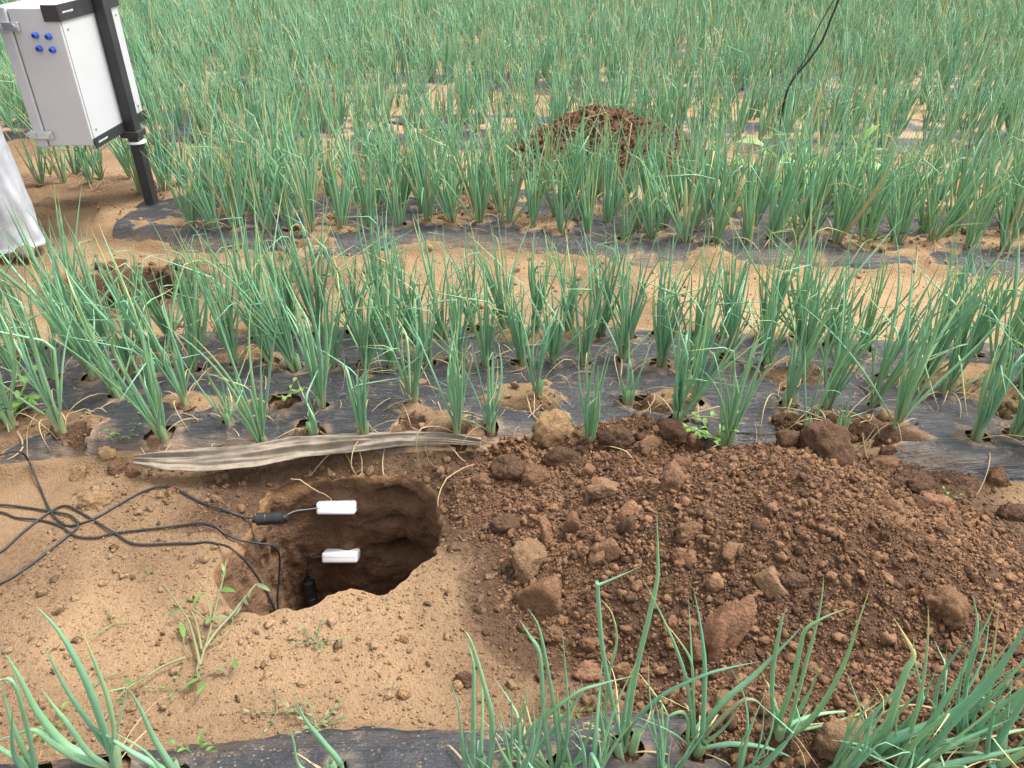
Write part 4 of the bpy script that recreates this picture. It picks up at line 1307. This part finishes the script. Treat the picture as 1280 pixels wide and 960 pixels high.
# ------------------------------------------------------------------ weeds
def blade(L, w, curl, n=6):
    """a flat pointed leaf with a fold along its middle"""
    V = []; F = []; T = []
    for i in range(n + 1):
        t = i / n; hw = w * .5 * math.sin(math.pi * (0.08 + 0.9 * t)) ** .8
        x = L * t; z = curl * L * (t - t * t * 1.3)
        V += [(x, -hw, z + .25 * hw), (x, 0, z), (x, hw, z + .25 * hw)]; T += [.2 + .5 * t] * 3
    for i in range(n):
        a = i * 3; F += [(a, a + 3, a + 4, a + 1), (a + 1, a + 4, a + 5, a + 2)]
    return np.array(V), np.array(F), np.array(T)


BLADES = {}


def blades(mat, ratio):
    key = (mat.name, ratio)
    if key not in BLADES:
        BLADES[key] = []
        for i in range(5):
            V, F, T = blade(1, ratio, random.uniform(.1, .6)); BLADES[key].append(leaf_me(V, F, T, random.random(), 0, mat))
    return BLADES[key]


def weed(px, py, size, nst, nl, mat, label, ratio=.5, zb=None, cat='weed', upright=.7):
    p = at(px, py, HB if zb is None else zb)
    z = float(surface_z(np.array([p.x]), np.array([p.y]))[0]) + .004
    root = empty('weed', (p.x, p.y, z)); props(root, label, cat, None)
    B = blades(mat, ratio)
    for s in range(nst):
        az = 6.28 * s / nst + random.uniform(-.4, .4); ln = size * random.uniform(.6, 1.1); el = random.uniform(upright * .5, upright * 1.2)
        pts = [Vector((math.cos(az) * math.cos(el * (1 - .3 * t)) * ln * t, math.sin(az) * math.cos(el * (1 - .3 * t)) * ln * t, math.sin(el) * ln * t + .002)) for t in np.linspace(0, 1, 6)]
        V, F, T = tube_np(pts, [size * .022] * 5 + [size * .012], 5)
        st = obj('stalk', leaf_me(V, F, T * .1 + .1, random.random(), 0, mat, 'stalk'), root)
        for j in range(nl):
            t = (j + 1.2) / (nl + .4) if nl > 1 else 1.0
            q = pts[min(5, int(round(t * 5)))]
            o = obj('leaf', random.choice(B), st); o.location = q
            o.rotation_euler = (random.gauss(0, .3), random.uniform(-.7, .1), az + (random.uniform(.5, 1.2) * (1 if j % 2 else -1) if j < nl - 1 else 0))
            k = size * random.uniform(.32, .52) * (.50 if mat is M_weed_dull else .85); o.scale = (k, k, k)
    return root


weed(22, 528, .12, 10, 5, M_weed, 'leafy green weed at the left end of the bed behind the pit', .5)
weed(891, 545, .09, 9, 5, M_weed_pale, 'bright green weed on the heap crest beside a reddish clod', .5)
weed(1012, 236, .42, 8, 6, M_weed_pale, 'pale yellow-green leafy weed among the onions right of the smaller heap', .42)
weed(1188, 620, .035, 3, 2, M_weed_pale, 'tiny light green seedling on tan soil right of the heap', .6, .03)
weed(360, 500, .06, 4, 3, M_weed_pale, 'small pale green weed in a film hole between front onions', .6)
weed(452, 500, .05, 4, 2, M_weed, 'small weed at an onion foot in the bed behind the torn flap', .4)
weed(158, 552, .05, 6, 3, M_weed, 'small narrow-leaved green weed in a film hole on the left of the bed', .35)
weed(255, 318, .08, 5, 3, M_weed_dull, 'dull green weed at the film edge by the small dug hollow', .45)
weed(1092, 308, .14, 4, 4, M_weed, 'broad-leaved green weed by the film edge beyond the path on the right', .3)
weed(970, 415, .13, 6, 5, M_weed, 'feathery green weed tangled in the back row behind the pit', .3)
weed(250, 952, .05, 4, 3, M_weed, 'small green weed sprouting at the front film edge', .4, .03)
weed(66, 905, .05, 5, 3, M_weed, 'small green weed beside the thick-leaved onion in the front left', .4, .02)
weed(712, 892, .04, 4, 3, M_weed, 'tiny green weed behind the front onions at the heap foot', .5)
weed(395, 800, .06, 5, 4, M_weed_dull, 'creeping weed lying on the path just below the pit lip', .42, .02, upright=.15)
weed(395, 906, .075, 7, 5, M_weed_dull, 'sprawling wilted weed on the path near the front film', .45, .02, upright=.12)
weed(345, 885, .06, 4, 3, M_weed_dull, 'small wilted weed left of the sprawling one near the front film', .45, .02, upright=.12)
weed(493, 855, .035, 2, 2, M_weed_dull, 'single limp weed sprig on the path in front of the pit', .4, .02, upright=.15)
weed(216, 858, .05, 4, 3, M_weed_dull, 'grey-green wilted sprig below the pulled-up weed', .45, .02, upright=.12)
weed(128, 845, .05, 3, 2, M_weed_dull, 'grey-green wilted sprig on the path above the thick-leaved onion', .4, .02, upright=.12)
weed(140, 775, .06, 3, 2, M_weed_dull, 'dried brownish sprig left of the pulled-up weed', .3, .02, upright=.12)
weed(185, 712, .035, 3, 2, M_weed_dull, 'tiny green tuft on the path between the cables and the weed', .4, .02, upright=.3)

# the pulled-up weed lying left of the pit: stems traced one by one
p0 = at(250, 830, 0.02)
pw = empty('pulled_weed', (p0.x, p0.y, float(ground_z(np.array([p0.x]), np.array([p0.y]))[0])))
props(pw, 'uprooted weed with pale stems lying on the path left of the pit', 'weed')
stems = [([(250, 832), (243, 800), (235, 775), (222, 755), (204, 730)], 5), ([(250, 830), (262, 790), (272, 750), (279, 722), (283, 700)], 4), ([(253, 815), (270, 790), (290, 768), (305, 748), (320, 730)], 5),
         ([(252, 812), (246, 780), (240, 762), (262, 775), (258, 745), (248, 742)], 4), ([(232, 822), (205, 832), (180, 848), (160, 860), (142, 878)], 4), ([(250, 832), (244, 845), (255, 842), (262, 838), (300, 822)], 2),
         ([(248, 830), (246, 838), (250, 848), (256, 852)], 3), ([(240, 820), (231, 808), (229, 795)], 2), ([(254, 810), (275, 798), (288, 785), (292, 770)], 2)]
for pts, w in stems:
    W = []
    for i, (px, py) in enumerate(pts):
        z_ = 0.02 + 0.028 * (i / len(pts)) * (w > 2)
        v = at(px, py, z_); W.append(v - pw.location)
    C = catmull(W, 5); rad = [max(.0008, w * .00085 * (1 - .6 * i / len(C))) for i in range(len(C))]
    V, F, T = tube_np(C, rad, 6)
    st = obj('stalk', leaf_me(V, F, T * .3 + .1, random.random(), .2, M_weed_dull, 'stalk'), pw)
    for j in range(random.randint(2, 3)):
        o = obj('leaf', random.choice(blades(M_weed_dull if random.random() < .5 else M_weed, .28)), st)
        o.location = C[random.randint(len(C) // 2, len(C) - 1)]; o.rotation_euler = (random.gauss(0, .4), random.uniform(-.5, .3), random.random() * 6.28)
        k = random.uniform(.03, .055); o.scale = (k, k, k)


def grass_tuft(px, py, h, nb, label, zb=HB):
    p = at(px, py, zb); z = float(surface_z(np.array([p.x]), np.array([p.y]))[0])
    root = empty('grass_tuft', (p.x, p.y, z)); props(root, label, 'grass')
    for i in range(nb):
        P = leaf_path(h * random.uniform(.6, 1.15), random.uniform(.05, .5), random.uniform(.3, 1.6), 0, .5, .1, 9)
        V, F, T = tube_np(P, leaf_rad(.007, 10), 4, .25)
        o = obj('blade', leaf_me(V, F, T, random.random(), 0, M_weed, 'blade'), root); o.rotation_euler = (0, 0, random.random() * 6.28)


grass_tuft(352, 432, .36, 22, 'bright green grass tuft among onions in the bed behind the pit')
grass_tuft(1248, 300, .3, 14, 'arching grass tuft near the right end of the bed beyond the path')
grass_tuft(60, 210, .22, 12, 'yellowish grass tuft on bare soil below the cabinet')
grass_tuft(455, 185, .32, 9, 'broad-bladed grass tuft beside the far film strip')

# ------------------------------------------------------------------ cables, probes
def cable(name, pts, r, label, group='thin black sensor cables on the path', mat=M_cable, lift=0.006, smooth=6):
    """pts: (px, py) on the ground, or a Vector"""
    W = []
    for q in pts:
        if isinstance(q, Vector): W.append(q); continue
        v = at(q[0], q[1], .02)
        for _ in range(3):
            v = at(q[0], q[1], float(ground_z(np.array([v.x]), np.array([v.y]))[0]) + lift)
        W.append(v)
    C = catmull(W, smooth)
    cx_ = np.array([v.x for v in C]); cy_ = np.array([v.y for v in C])
    gz_c = np.where(pit_sd(cx_, cy_) > 0.012, ground_z(cx_, cy_), -9)
    for v, g_ in zip(C, gz_c):
        if v.z < g_ + r * 1.1: v.z = g_ + r * 1.1
    V, F, T = tube_np(C, r, 8)
    o = obj(name, mesh_np(name, V, F, mat, True))
    if label: props(o, label, 'cable', group)
    return o, C


WALL_Y = float(PX[np.argmin(np.abs(PX[:, 0] + 0.5) + (PX[:, 1] < 1.7) * 9)][1])
YW = WALL_Y - 0.012
# probe bodies pushed into the far wall
def barrel(parent, c, d, L, r):
    """black connector barrel centred at c along direction d with end collars"""
    b = MB(); b.lathe([(r * .55, -L * .62), (r * .6, -L * .5), (r, -L * .46), (r, -L * .14), (r * .94, -L * .12), (r * .94, L * .12), (r, L * .14), (r, L * .46), (r * .6, L * .5), (r * .5, L * .62)], 'z', n=18)
    o = b.build('connector', M_hose, parent, smooth=False); o.location = c
    o.rotation_euler = Vector(d).to_track_quat('Z', 'Y').to_euler(); return o


from mathutils.bvhtree import BVHTree
PIT_BVH = BVHTree.FromPolygons([tuple(v) for v in Vp], [tuple(f) for f in Fq])


def wall_hit(px, py):
    return PIT_BVH.ray_cast(Vector((0, 0, CAM_H)) + ray(px, py) * 1.75, ray(px, py).normalized())[0]


def sensor(px, py, label, length=.122, th=.040, rot=0):
    tmin = min((wall_hit(px + dx, py + dy) - Vector((0, 0, CAM_H))).length for dx in (-24, -16, -8, 0, 8, 16, 24) for dy in (-8, -3, 3, 8))
    c = Vector((0, 0, CAM_H)) + ray(px, py).normalized() * (tmin - 0.010)
    root = empty('soil_sensor', c); props(root, label, 'soil sensor', 'white sensors pushed into the pit wall')
    b = MB(); b.box(-length / 2, length / 2, -.012, .05, -th / 2, th / 2)
    o = b.build('housing', M_white, root, bevel=.008); root.rotation_euler = (R(-28), R(rot), 0)
    for m in o.data.polygons: m.use_smooth = True
    b = MB(); b.box(-length / 2 + .006, length / 2 - .006, -.0126, -.0115, .003, .0045)
    b.build('seam', plain_seam, root)
    for sx in (-.035, 0, .035):
        b = MB(); b.lathe([(.0018, .02), (.0018, .075), (.0003, .085)], 'y', (sx, 0, 0), 8); b.build('prong', M_steel, root)
    return root, c


plain_seam = plain('seam_grey', (0.62, 0.62, 0.66), 0.5)
s1, c1 = sensor(420, 635, 'upper white bar-shaped sensor in the pit wall, wired to a black connector')
s2, c2 = sensor(425, 696.5, 'lower white bar-shaped sensor in the pit wall, nearer the pit bottom', .116, .036)

YW = c1.y + .02
k1 = at(338, 648, -.012)
cab, C = cable('sensor_cable', [(-60, 588), (-10, 572), (15, 565), (27, 566), (37, 578), (50, 610), (62, 637), (75, 652), (90, 657), (120, 647), (155, 627), (185, 612), (205, 608), (220, 611), (250, 627), (287, 640),
                                (304, 646), k1 + Vector((-.045, .0, -.002))], .0031, 'black cable looping over the path to the connector at the upper sensor')
con = barrel(cab, k1, (1, 0, .07), .082, .0185)
ll = catmull([k1 + Vector((.036, 0, .003)), k1.lerp(c1, .35) + Vector((0, 0, .012)), k1.lerp(c1, .55) + Vector((0, 0, .012)), c1 + Vector((-.055, 0, 0))], 6)
V, F, T = tube_np(ll, .0024, 6); obj('lead', mesh_np('lead', V, F, plain('lead_grey', (.12, .12, .13), .5), True), cab)

k2 = wall_hit(388, 742) - ray(388, 742).normalized() * .03
cab2, _ = cable('sensor_cable', [(-60, 632), (0, 640), (20, 647), (50, 650), (75, 657), (95, 670), (120, 672), (145, 666), (200, 660), (230, 656), (255, 654), (275, 664), (300, 675),
                                 aty(322, 679, 1.62), aty(340, 682, 1.63), aty(349, 693, 1.64), aty(349, 720, 1.63), aty(347, 752, 1.60), aty(352, 790, 1.58), aty(372, 800, 1.66), aty(385, 780, YW - .06), k2 + Vector((0, 0, -.04))], .0030,
                'black cable bending down into the pit to the lower connector')
barrel(cab2, k2, (-.08, .25, 1), .10, .0215)
l2 = catmull([k2 + Vector((-.006, .02, .05)), aty(384, 712, k2.y - .01), aty(388, 701, c2.y - .02), aty(396, 696, c2.y - .012), c2 + Vector((-.05, 0, 0))], 6)
V, F, T = tube_np(l2, .0024, 6); obj('lead', mesh_np('lead', V, F, M_cable, True), cab2)
cable('sensor_cable', [(-60, 725), (0, 690), (30, 664), (62, 640), (82, 632), (100, 640), (120, 652), (145, 667), (170, 680), (225, 679), (272, 680), aty(292, 688, 1.50), aty(312, 708, 1.50), aty(330, 735, 1.50), aty(346, 766, 1.49), aty(365, 800, 1.50)], .0031,
      'black cable crossing the path and running steeply into the pit')
cable('sensor_cable', [(-60, 629), (0, 631), (30, 634), (62, 639), (87, 644), (97, 653), (96, 660), (87, 668), (50, 697), (22, 717), (0, 729), (-50, 748)], .0031, 'black cable curling in a loop at the left of the path')

# hose in the far furrow and the cable hanging at the upper right
def far_cable(pts, r, label, mat=M_hose, group=None):
    V, F, T = tube_np(catmull(pts, 8), r, 8); o = obj('hanging_cable', mesh_np('hanging_cable', V, F, mat, True)); return props(o, label, 'cable', group)


yb = 5.55
far_cable([aty(968, 196, yb), aty(974, 160, yb), aty(982, 120, yb), aty(992, 98, yb), aty(1012, 74, yb), aty(1028, 50, yb), aty(1038, 25, yb), aty(1048, 0, yb), aty(1062, -45, yb), aty(1090, -130, yb), aty(1150, -260, yb)], .008,
          'thick black cable hanging down into the onions at upper right')
far_cable([aty(968, 160, yb + .08), aty(985, 110, yb + .08), aty(1008, 70, yb + .08), aty(1022, 36, yb + .08), aty(1042, 0, yb + .08), aty(1080, -70, yb + .08), aty(1150, -230, yb + .08)], .004,
          'thin dark wire hanging behind the thick black cable at upper right')
fy_ = at(540, 164, .06)
V, F, T = tube_np(catmull([at(470, 152, .07), at(505, 157, .07), at(545, 163, .07), at(575, 164, .06), at(605, 163, .05)], 8), .022, 8)
o = obj('drip_hose', mesh_np('drip_hose', V, F, M_hose, True)); props(o, 'black hose lying in the furrow left of the smaller heap', 'hose')
V, F, T = tube_np(catmull([at(845, 172, .06), at(880, 170, .07), at(920, 172, .06), at(960, 174, .05)], 8), .018, 8)
o = obj('drip_hose', mesh_np('drip_hose', V, F, M_hose, True)); props(o, 'black hose lying in the furrow right of the smaller heap', 'hose')

# ------------------------------------------------------------------ equipment cabinet on its post
CX, CY0, CY1, CZ0, CZ1 = -2.02, 3.78, 4.38, 0.48, 1.085
cw = 0.262
root = empty('equipment_cabinet', (CX - cw / 2, 4.08, 0))
props(root, 'grey-white equipment cabinet with four blue glands, mounted on a black post', 'cabinet')
ox, oy = -root.location.x, -root.location.y


def B(x0, x1, y0, y1, z0, z1): return MB().box(x0 + ox, x1 + ox, y0 + oy, y1 + oy, z0, z1)


B(CX - cw + .045, CX, CY0, CY1, CZ0, CZ1).build('body', M_cab, root, bevel=.006)
B(CX + .0005, CX + .004, CY0 + .012, CY1 - .012, CZ0 + .012, CZ1 - .012).build('back_plate', M_cabback, root, bevel=.002)
door = B(CX - cw - .012, CX - cw + .040, CY0 - .006, CY1 + .006, CZ0 - .006, CZ1 + .006).build('door', M_cab, root, bevel=.007)
B(CX - cw + .0405, CX - cw + .0445, CY0 + .012, CY1 - .012, CZ0 + .012, CZ1 - .012).build('gasket', M_logo, root)
for zc in (CZ0 + .055, CZ1 - .075):
    l = B(CX - cw - .02, CX - cw + .085, CY0 - .020, CY0 - .0065, zc - .020, zc + .020).build('latch', M_steel, root, bevel=.004)
    MB().lathe([(.014, CY0 - .030), (.014, CY0 - .021)], 'y', (CX - cw + .06 + ox, oy, zc), 14).build('catch', M_steel, l)
    B(CX - cw - .026, CX - cw + .01, CY0 - .026, CY0 - .0205, zc - .013, zc + .013).build('hook', M_steel, l, bevel=.002)
for gx_, gz_ in ((45, 44), (61.5, 45.5), (50, 60.5), (66.5, 62)):
    p = aty(gx_, gz_, CY0)
    MB_ = MB(); MB_.lathe([(.0145, -.001), (.0145, -.007), (.0130, -.008)], 'y', n=6)
    g = MB_.build('cable_gland', M_blue, root); g.location = (p.x + ox, p.y + oy, p.z)
    MB().lathe([(.0118, -.008), (.0118, -.020), (.0100, -.023)], 'y', n=16).build('cap', M_blue, g, smooth=False)
    MB().lathe([(.0065, -.0231), (.0065, -.0245)], 'y', n=14).build('bore_shade', M_navy, g)  # solid dark disc painted as the shaded opening of the gland
for yy in (CY0 + .05, CY1 - .05):
    for zz in (CZ0 + .07, CZ1 - .09):
        MB().lathe([(.008, .0042), (.008, .0062), (.005, .0075)], 'x', (CX + ox, yy + oy, zz), 12).build('screw', M_steel, root)
PY = CY0 + .36
post = B(CX + .012, CX + .062, PY - .035, PY + .035, -.3, 1.55).build('post', M_black, root, bevel=.004)
for z0, z1 in ((CZ0 - .012, CZ0 + .035), (CZ1 - .055, CZ1 + .012)):
    br = B(CX + .0045, CX + .0118, CY0 - .004, CY1 + .004, z0, z1).build('bracket', M_black, root)
    B(CX - .06, CX + .0118, CY0 - .0110, CY0 - .0066, z0, z1).build('flange', M_black, br) if z0 > 1 else None
    for k in range(9):      # small pale print, too small to read
        yy = CY0 + .03 + k * .011
        hgt = random.uniform(.006, .010)
        B(CX + .0119, CX + .0124, yy, yy + .007, (z0 + z1) / 2 - hgt / 2, (z0 + z1) / 2 + hgt / 2).build('logo_mark', M_logo, br)
B(CX - .02, CX + .078, PY - .05, PY + .05, CZ0 - .045, CZ0 - .013).build('clamp', M_black, root, bevel=.004)
MB().lathe([(.047, .40), (.049, .402), (.049, .410), (.047, .412)], 'z', (CX + .037 + ox, PY + oy, 0), 20).build('cable_tie', M_tie, root)

# ------------------------------------------------------------------ person standing at the left, only a trouser leg in view
PXX, PYY = -2.445, 3.60
body_me = bpy.data.meshes.new('person')
J = {'pelvis': (-.12, 0, .93), 'spine': (-.12, .01, 1.15), 'chest': (-.12, .01, 1.33), 'neck': (-.12, 0, 1.48), 'head': (-.12, -.01, 1.60), 'crown': (-.12, 0, 1.70),
     'hipR': (-.01, 0, .88), 'kneeR': (0, -.01, .48), 'ankR': (0, .02, .08), 'toeR': (.03, -.12, .035), 'hipL': (-.23, 0, .88), 'kneeL': (-.26, -.01, .48), 'ankL': (-.27, .02, .08), 'toeL': (-.29, -.12, .035),
     'shR': (.06, .01, 1.38), 'elR': (.12, .02, 1.11), 'wrR': (.12, -.06, .87), 'paR': (.12, -.08, .80), 'shL': (-.30, .01, 1.38), 'elL': (-.36, .02, 1.11), 'wrL': (-.36, -.06, .87), 'paL': (-.36, -.08, .80)}
rad = {'pelvis': .13, 'spine': .12, 'chest': .13, 'neck': .055, 'head': .085, 'crown': .06, 'hipR': .085, 'kneeR': .058, 'ankR': .038, 'toeR': .03, 'hipL': .085, 'kneeL': .058, 'ankL': .038, 'toeL': .03,
       'shR': .06, 'elR': .043, 'wrR': .028, 'paR': .026, 'shL': .06, 'elL': .043, 'wrL': .028, 'paL': .026}
E = [('pelvis', 'spine'), ('spine', 'chest'), ('chest', 'neck'), ('neck', 'head'), ('head', 'crown'), ('pelvis', 'hipR'), ('hipR', 'kneeR'), ('kneeR', 'ankR'), ('ankR', 'toeR'), ('pelvis', 'hipL'), ('hipL', 'kneeL'), ('kneeL', 'ankL'), ('ankL', 'toeL'),
     ('chest', 'shR'), ('shR', 'elR'), ('elR', 'wrR'), ('wrR', 'paR'), ('chest', 'shL'), ('shL', 'elL'), ('elL', 'wrL'), ('wrL', 'paL')]
for sd_ in 'RL':
    px_, py_, pz_ = J['pa' + sd_]; sg = -1 if sd_ == 'R' else 1
    for f in range(4):
        dy = -.03 + f * .020; ln = (.075, .085, .08, .062)[f]
        J[f'f{sd_}{f}a'] = (px_ + sg * .004, py_ + dy, pz_ - .035); J[f'f{sd_}{f}b'] = (px_ + sg * .016, py_ + dy * 1.05, pz_ - .035 - ln * .6); J[f'f{sd_}{f}c'] = (px_ + sg * .032, py_ + dy, pz_ - .035 - ln)
        for q, r_ in zip('abc', (.0095, .0088, .0075)): rad[f'f{sd_}{f}{q}'] = r_
        E += [('pa' + sd_, f'f{sd_}{f}a'), (f'f{sd_}{f}a', f'f{sd_}{f}b'), (f'f{sd_}{f}b', f'f{sd_}{f}c')]
    J[f't{sd_}a'] = (px_ + sg * .012, py_ - .038, pz_ + .008); J[f't{sd_}b'] = (px_ + sg * .022, py_ - .052, pz_ - .035)
    rad[f't{sd_}a'] = .0105; rad[f't{sd_}b'] = .008; E += [('wr' + sd_, f't{sd_}a'), (f't{sd_}a', f't{sd_}b')]
names = list(J); idx = {n_: i for i, n_ in enumerate(names)}
body_me.from_pydata([J[n_] for n_ in names], [(idx[a_], idx[b_]) for a_, b_ in E], []); body_me.materials.append(M_skin)
person = obj('person', body_me, None, (PXX, PYY, .0))
props(person, 'person in loose pale grey trousers standing beside the cabinet, mostly out of view', 'person')
mk = person.modifiers.new('skin', 'SKIN'); mk.use_smooth_shade = True
for i, n_ in enumerate(names):
    body_me.skin_vertices[0].data[i].radius = (rad[n_], rad[n_])
    body_me.skin_vertices[0].data[i].use_root = (n_ == 'pelvis')
sb = person.modifiers.new('sub', 'SUBSURF'); sb.levels = 2; sb.render_levels = 2


def garment(name, rings, mat, amp, seed, n=56, thick=.004):
    """tube of cloth through rings (x, y, z, rx, ry)"""
    m = 70; R_ = np.array(rings); s = np.linspace(0, len(rings) - 1, m)
    ring = np.stack([np.interp(s, np.arange(len(rings)), R_[:, i]) for i in range(5)], 1)
    a = np.linspace(0, 2 * np.pi, n, endpoint=False)
    A, S = np.meshgrid(a, np.arange(m)); H = ring[:, 2][:, None] + 0 * A
    f = 1 + amp * (fbm(np.cos(A) * 2.2 + H * 1.2 + 5, np.sin(A) * 2.2 + H * 3.2, seed, 3) + .5 * fbm(np.cos(A) * 3 + H * 9, np.sin(A) * 3 - H * 5, seed + 4, 2))
    X = ring[:, 0][:, None] + ring[:, 3][:, None] * np.cos(A) * f; Y = ring[:, 1][:, None] + ring[:, 4][:, None] * np.sin(A) * f
    i_, j_ = np.meshgrid(np.arange(m - 1), np.arange(n), indexing='ij')
    q = np.stack([(i_ * n + j_).ravel(), (i_ * n + (j_ + 1) % n).ravel(), ((i_ + 1) * n + (j_ + 1) % n).ravel(), ((i_ + 1) * n + j_).ravel()], 1)
    return np.stack([X, Y, H], -1).reshape(-1, 3), q


VA, QA = garment('t', [(.01, 0, .052, .128, .125), (.008, 0, .060, .131, .128), (.006, 0, .075, .126, .124), (.004, -.005, .30, .118, .115), (0, -.01, .48, .112, .11), (-.01, 0, .70, .118, .12), (-.04, 0, .86, .12, .14)], M_trouser, .15, 130)
VB, QB = garment('t', [(-.27, 0, .052, .128, .125), (-.268, 0, .075, .126, .124), (-.262, -.005, .30, .116, .115), (-.26, -.01, .48, .112, .11), (-.24, 0, .70, .118, .12), (-.20, 0, .86, .12, .14)], M_trouser, .10, 140)
VC, QC = garment('t', [(-.12, 0, .80, .20, .15), (-.12, 0, .92, .19, .155), (-.12, 0, 1.02, .165, .14)], M_trouser, .04, 150)
tr = obj('trousers', mesh_np('trousers', np.concatenate([VA, VB, VC]), np.concatenate([QA, QB + len(VA), QC + len(VA) + len(VB)]), M_trouser), person)
so = tr.modifiers.new('thick', 'SOLIDIFY'); so.thickness = .004
VC, QC = garment('t', [(-.12, 0, .90, .185, .16), (-.12, 0, 1.1, .175, .15), (-.12, .01, 1.33, .20, .15), (-.12, .01, 1.42, .15, .11), (-.12, .005, 1.47, .07, .07)], M_shirt, .05, 160)
sl = [(VC, QC)]
for sg in (1, -1):
    ex = .06 if sg > 0 else -.30; e2 = .12 if sg > 0 else -.36
    sl.append(garment('t', [(ex - sg * .03, .01, 1.40, .075, .08), (ex, .01, 1.34, .075, .078), (e2, .02, 1.11, .06, .062), (e2, -.05, .90, .05, .05)], M_shirt, .08, 170))
n0 = 0; VV = []; QQ = []
for v_, q_ in sl: VV.append(v_); QQ.append(q_ + n0); n0 += len(v_)
obj('shirt', mesh_np('shirt', np.concatenate(VV), np.concatenate(QQ), M_shirt), person)
hv, hf_ = ico_sub(3); hm = hv * np.array((.098, .108, .11)); kp = (hm[:, 2] > .005) | (hm[:, 1] > .05)
obj('hair', mesh_np('hair', hm, hf_[kp[hf_].all(1)], M_hair), person, (-.12, .008, 1.645))
for sx, rz in ((.035, .75), (-.285, -.25)):
    VS, QS = [], []
    bv, bf = ico_sub(3)
    v_ = bv * np.array((.052, .15, .048)); v_[:, 2] = np.where(v_[:, 2] < -.02, -.02, v_[:, 2]) + .0
    v_[:, 2] *= np.where(v_[:, 1] > 0, 1.15, .85)
    o = obj('shoe', mesh_np('shoe', v_, bf, M_shoe), person, (sx, -.035, .045)); o.rotation_euler = (0, 0, rz)

print('objects', len(bpy.data.objects), 'tris', sum(len(o.data.loops) // 2 for o in bpy.data.objects if o.type == 'MESH'))
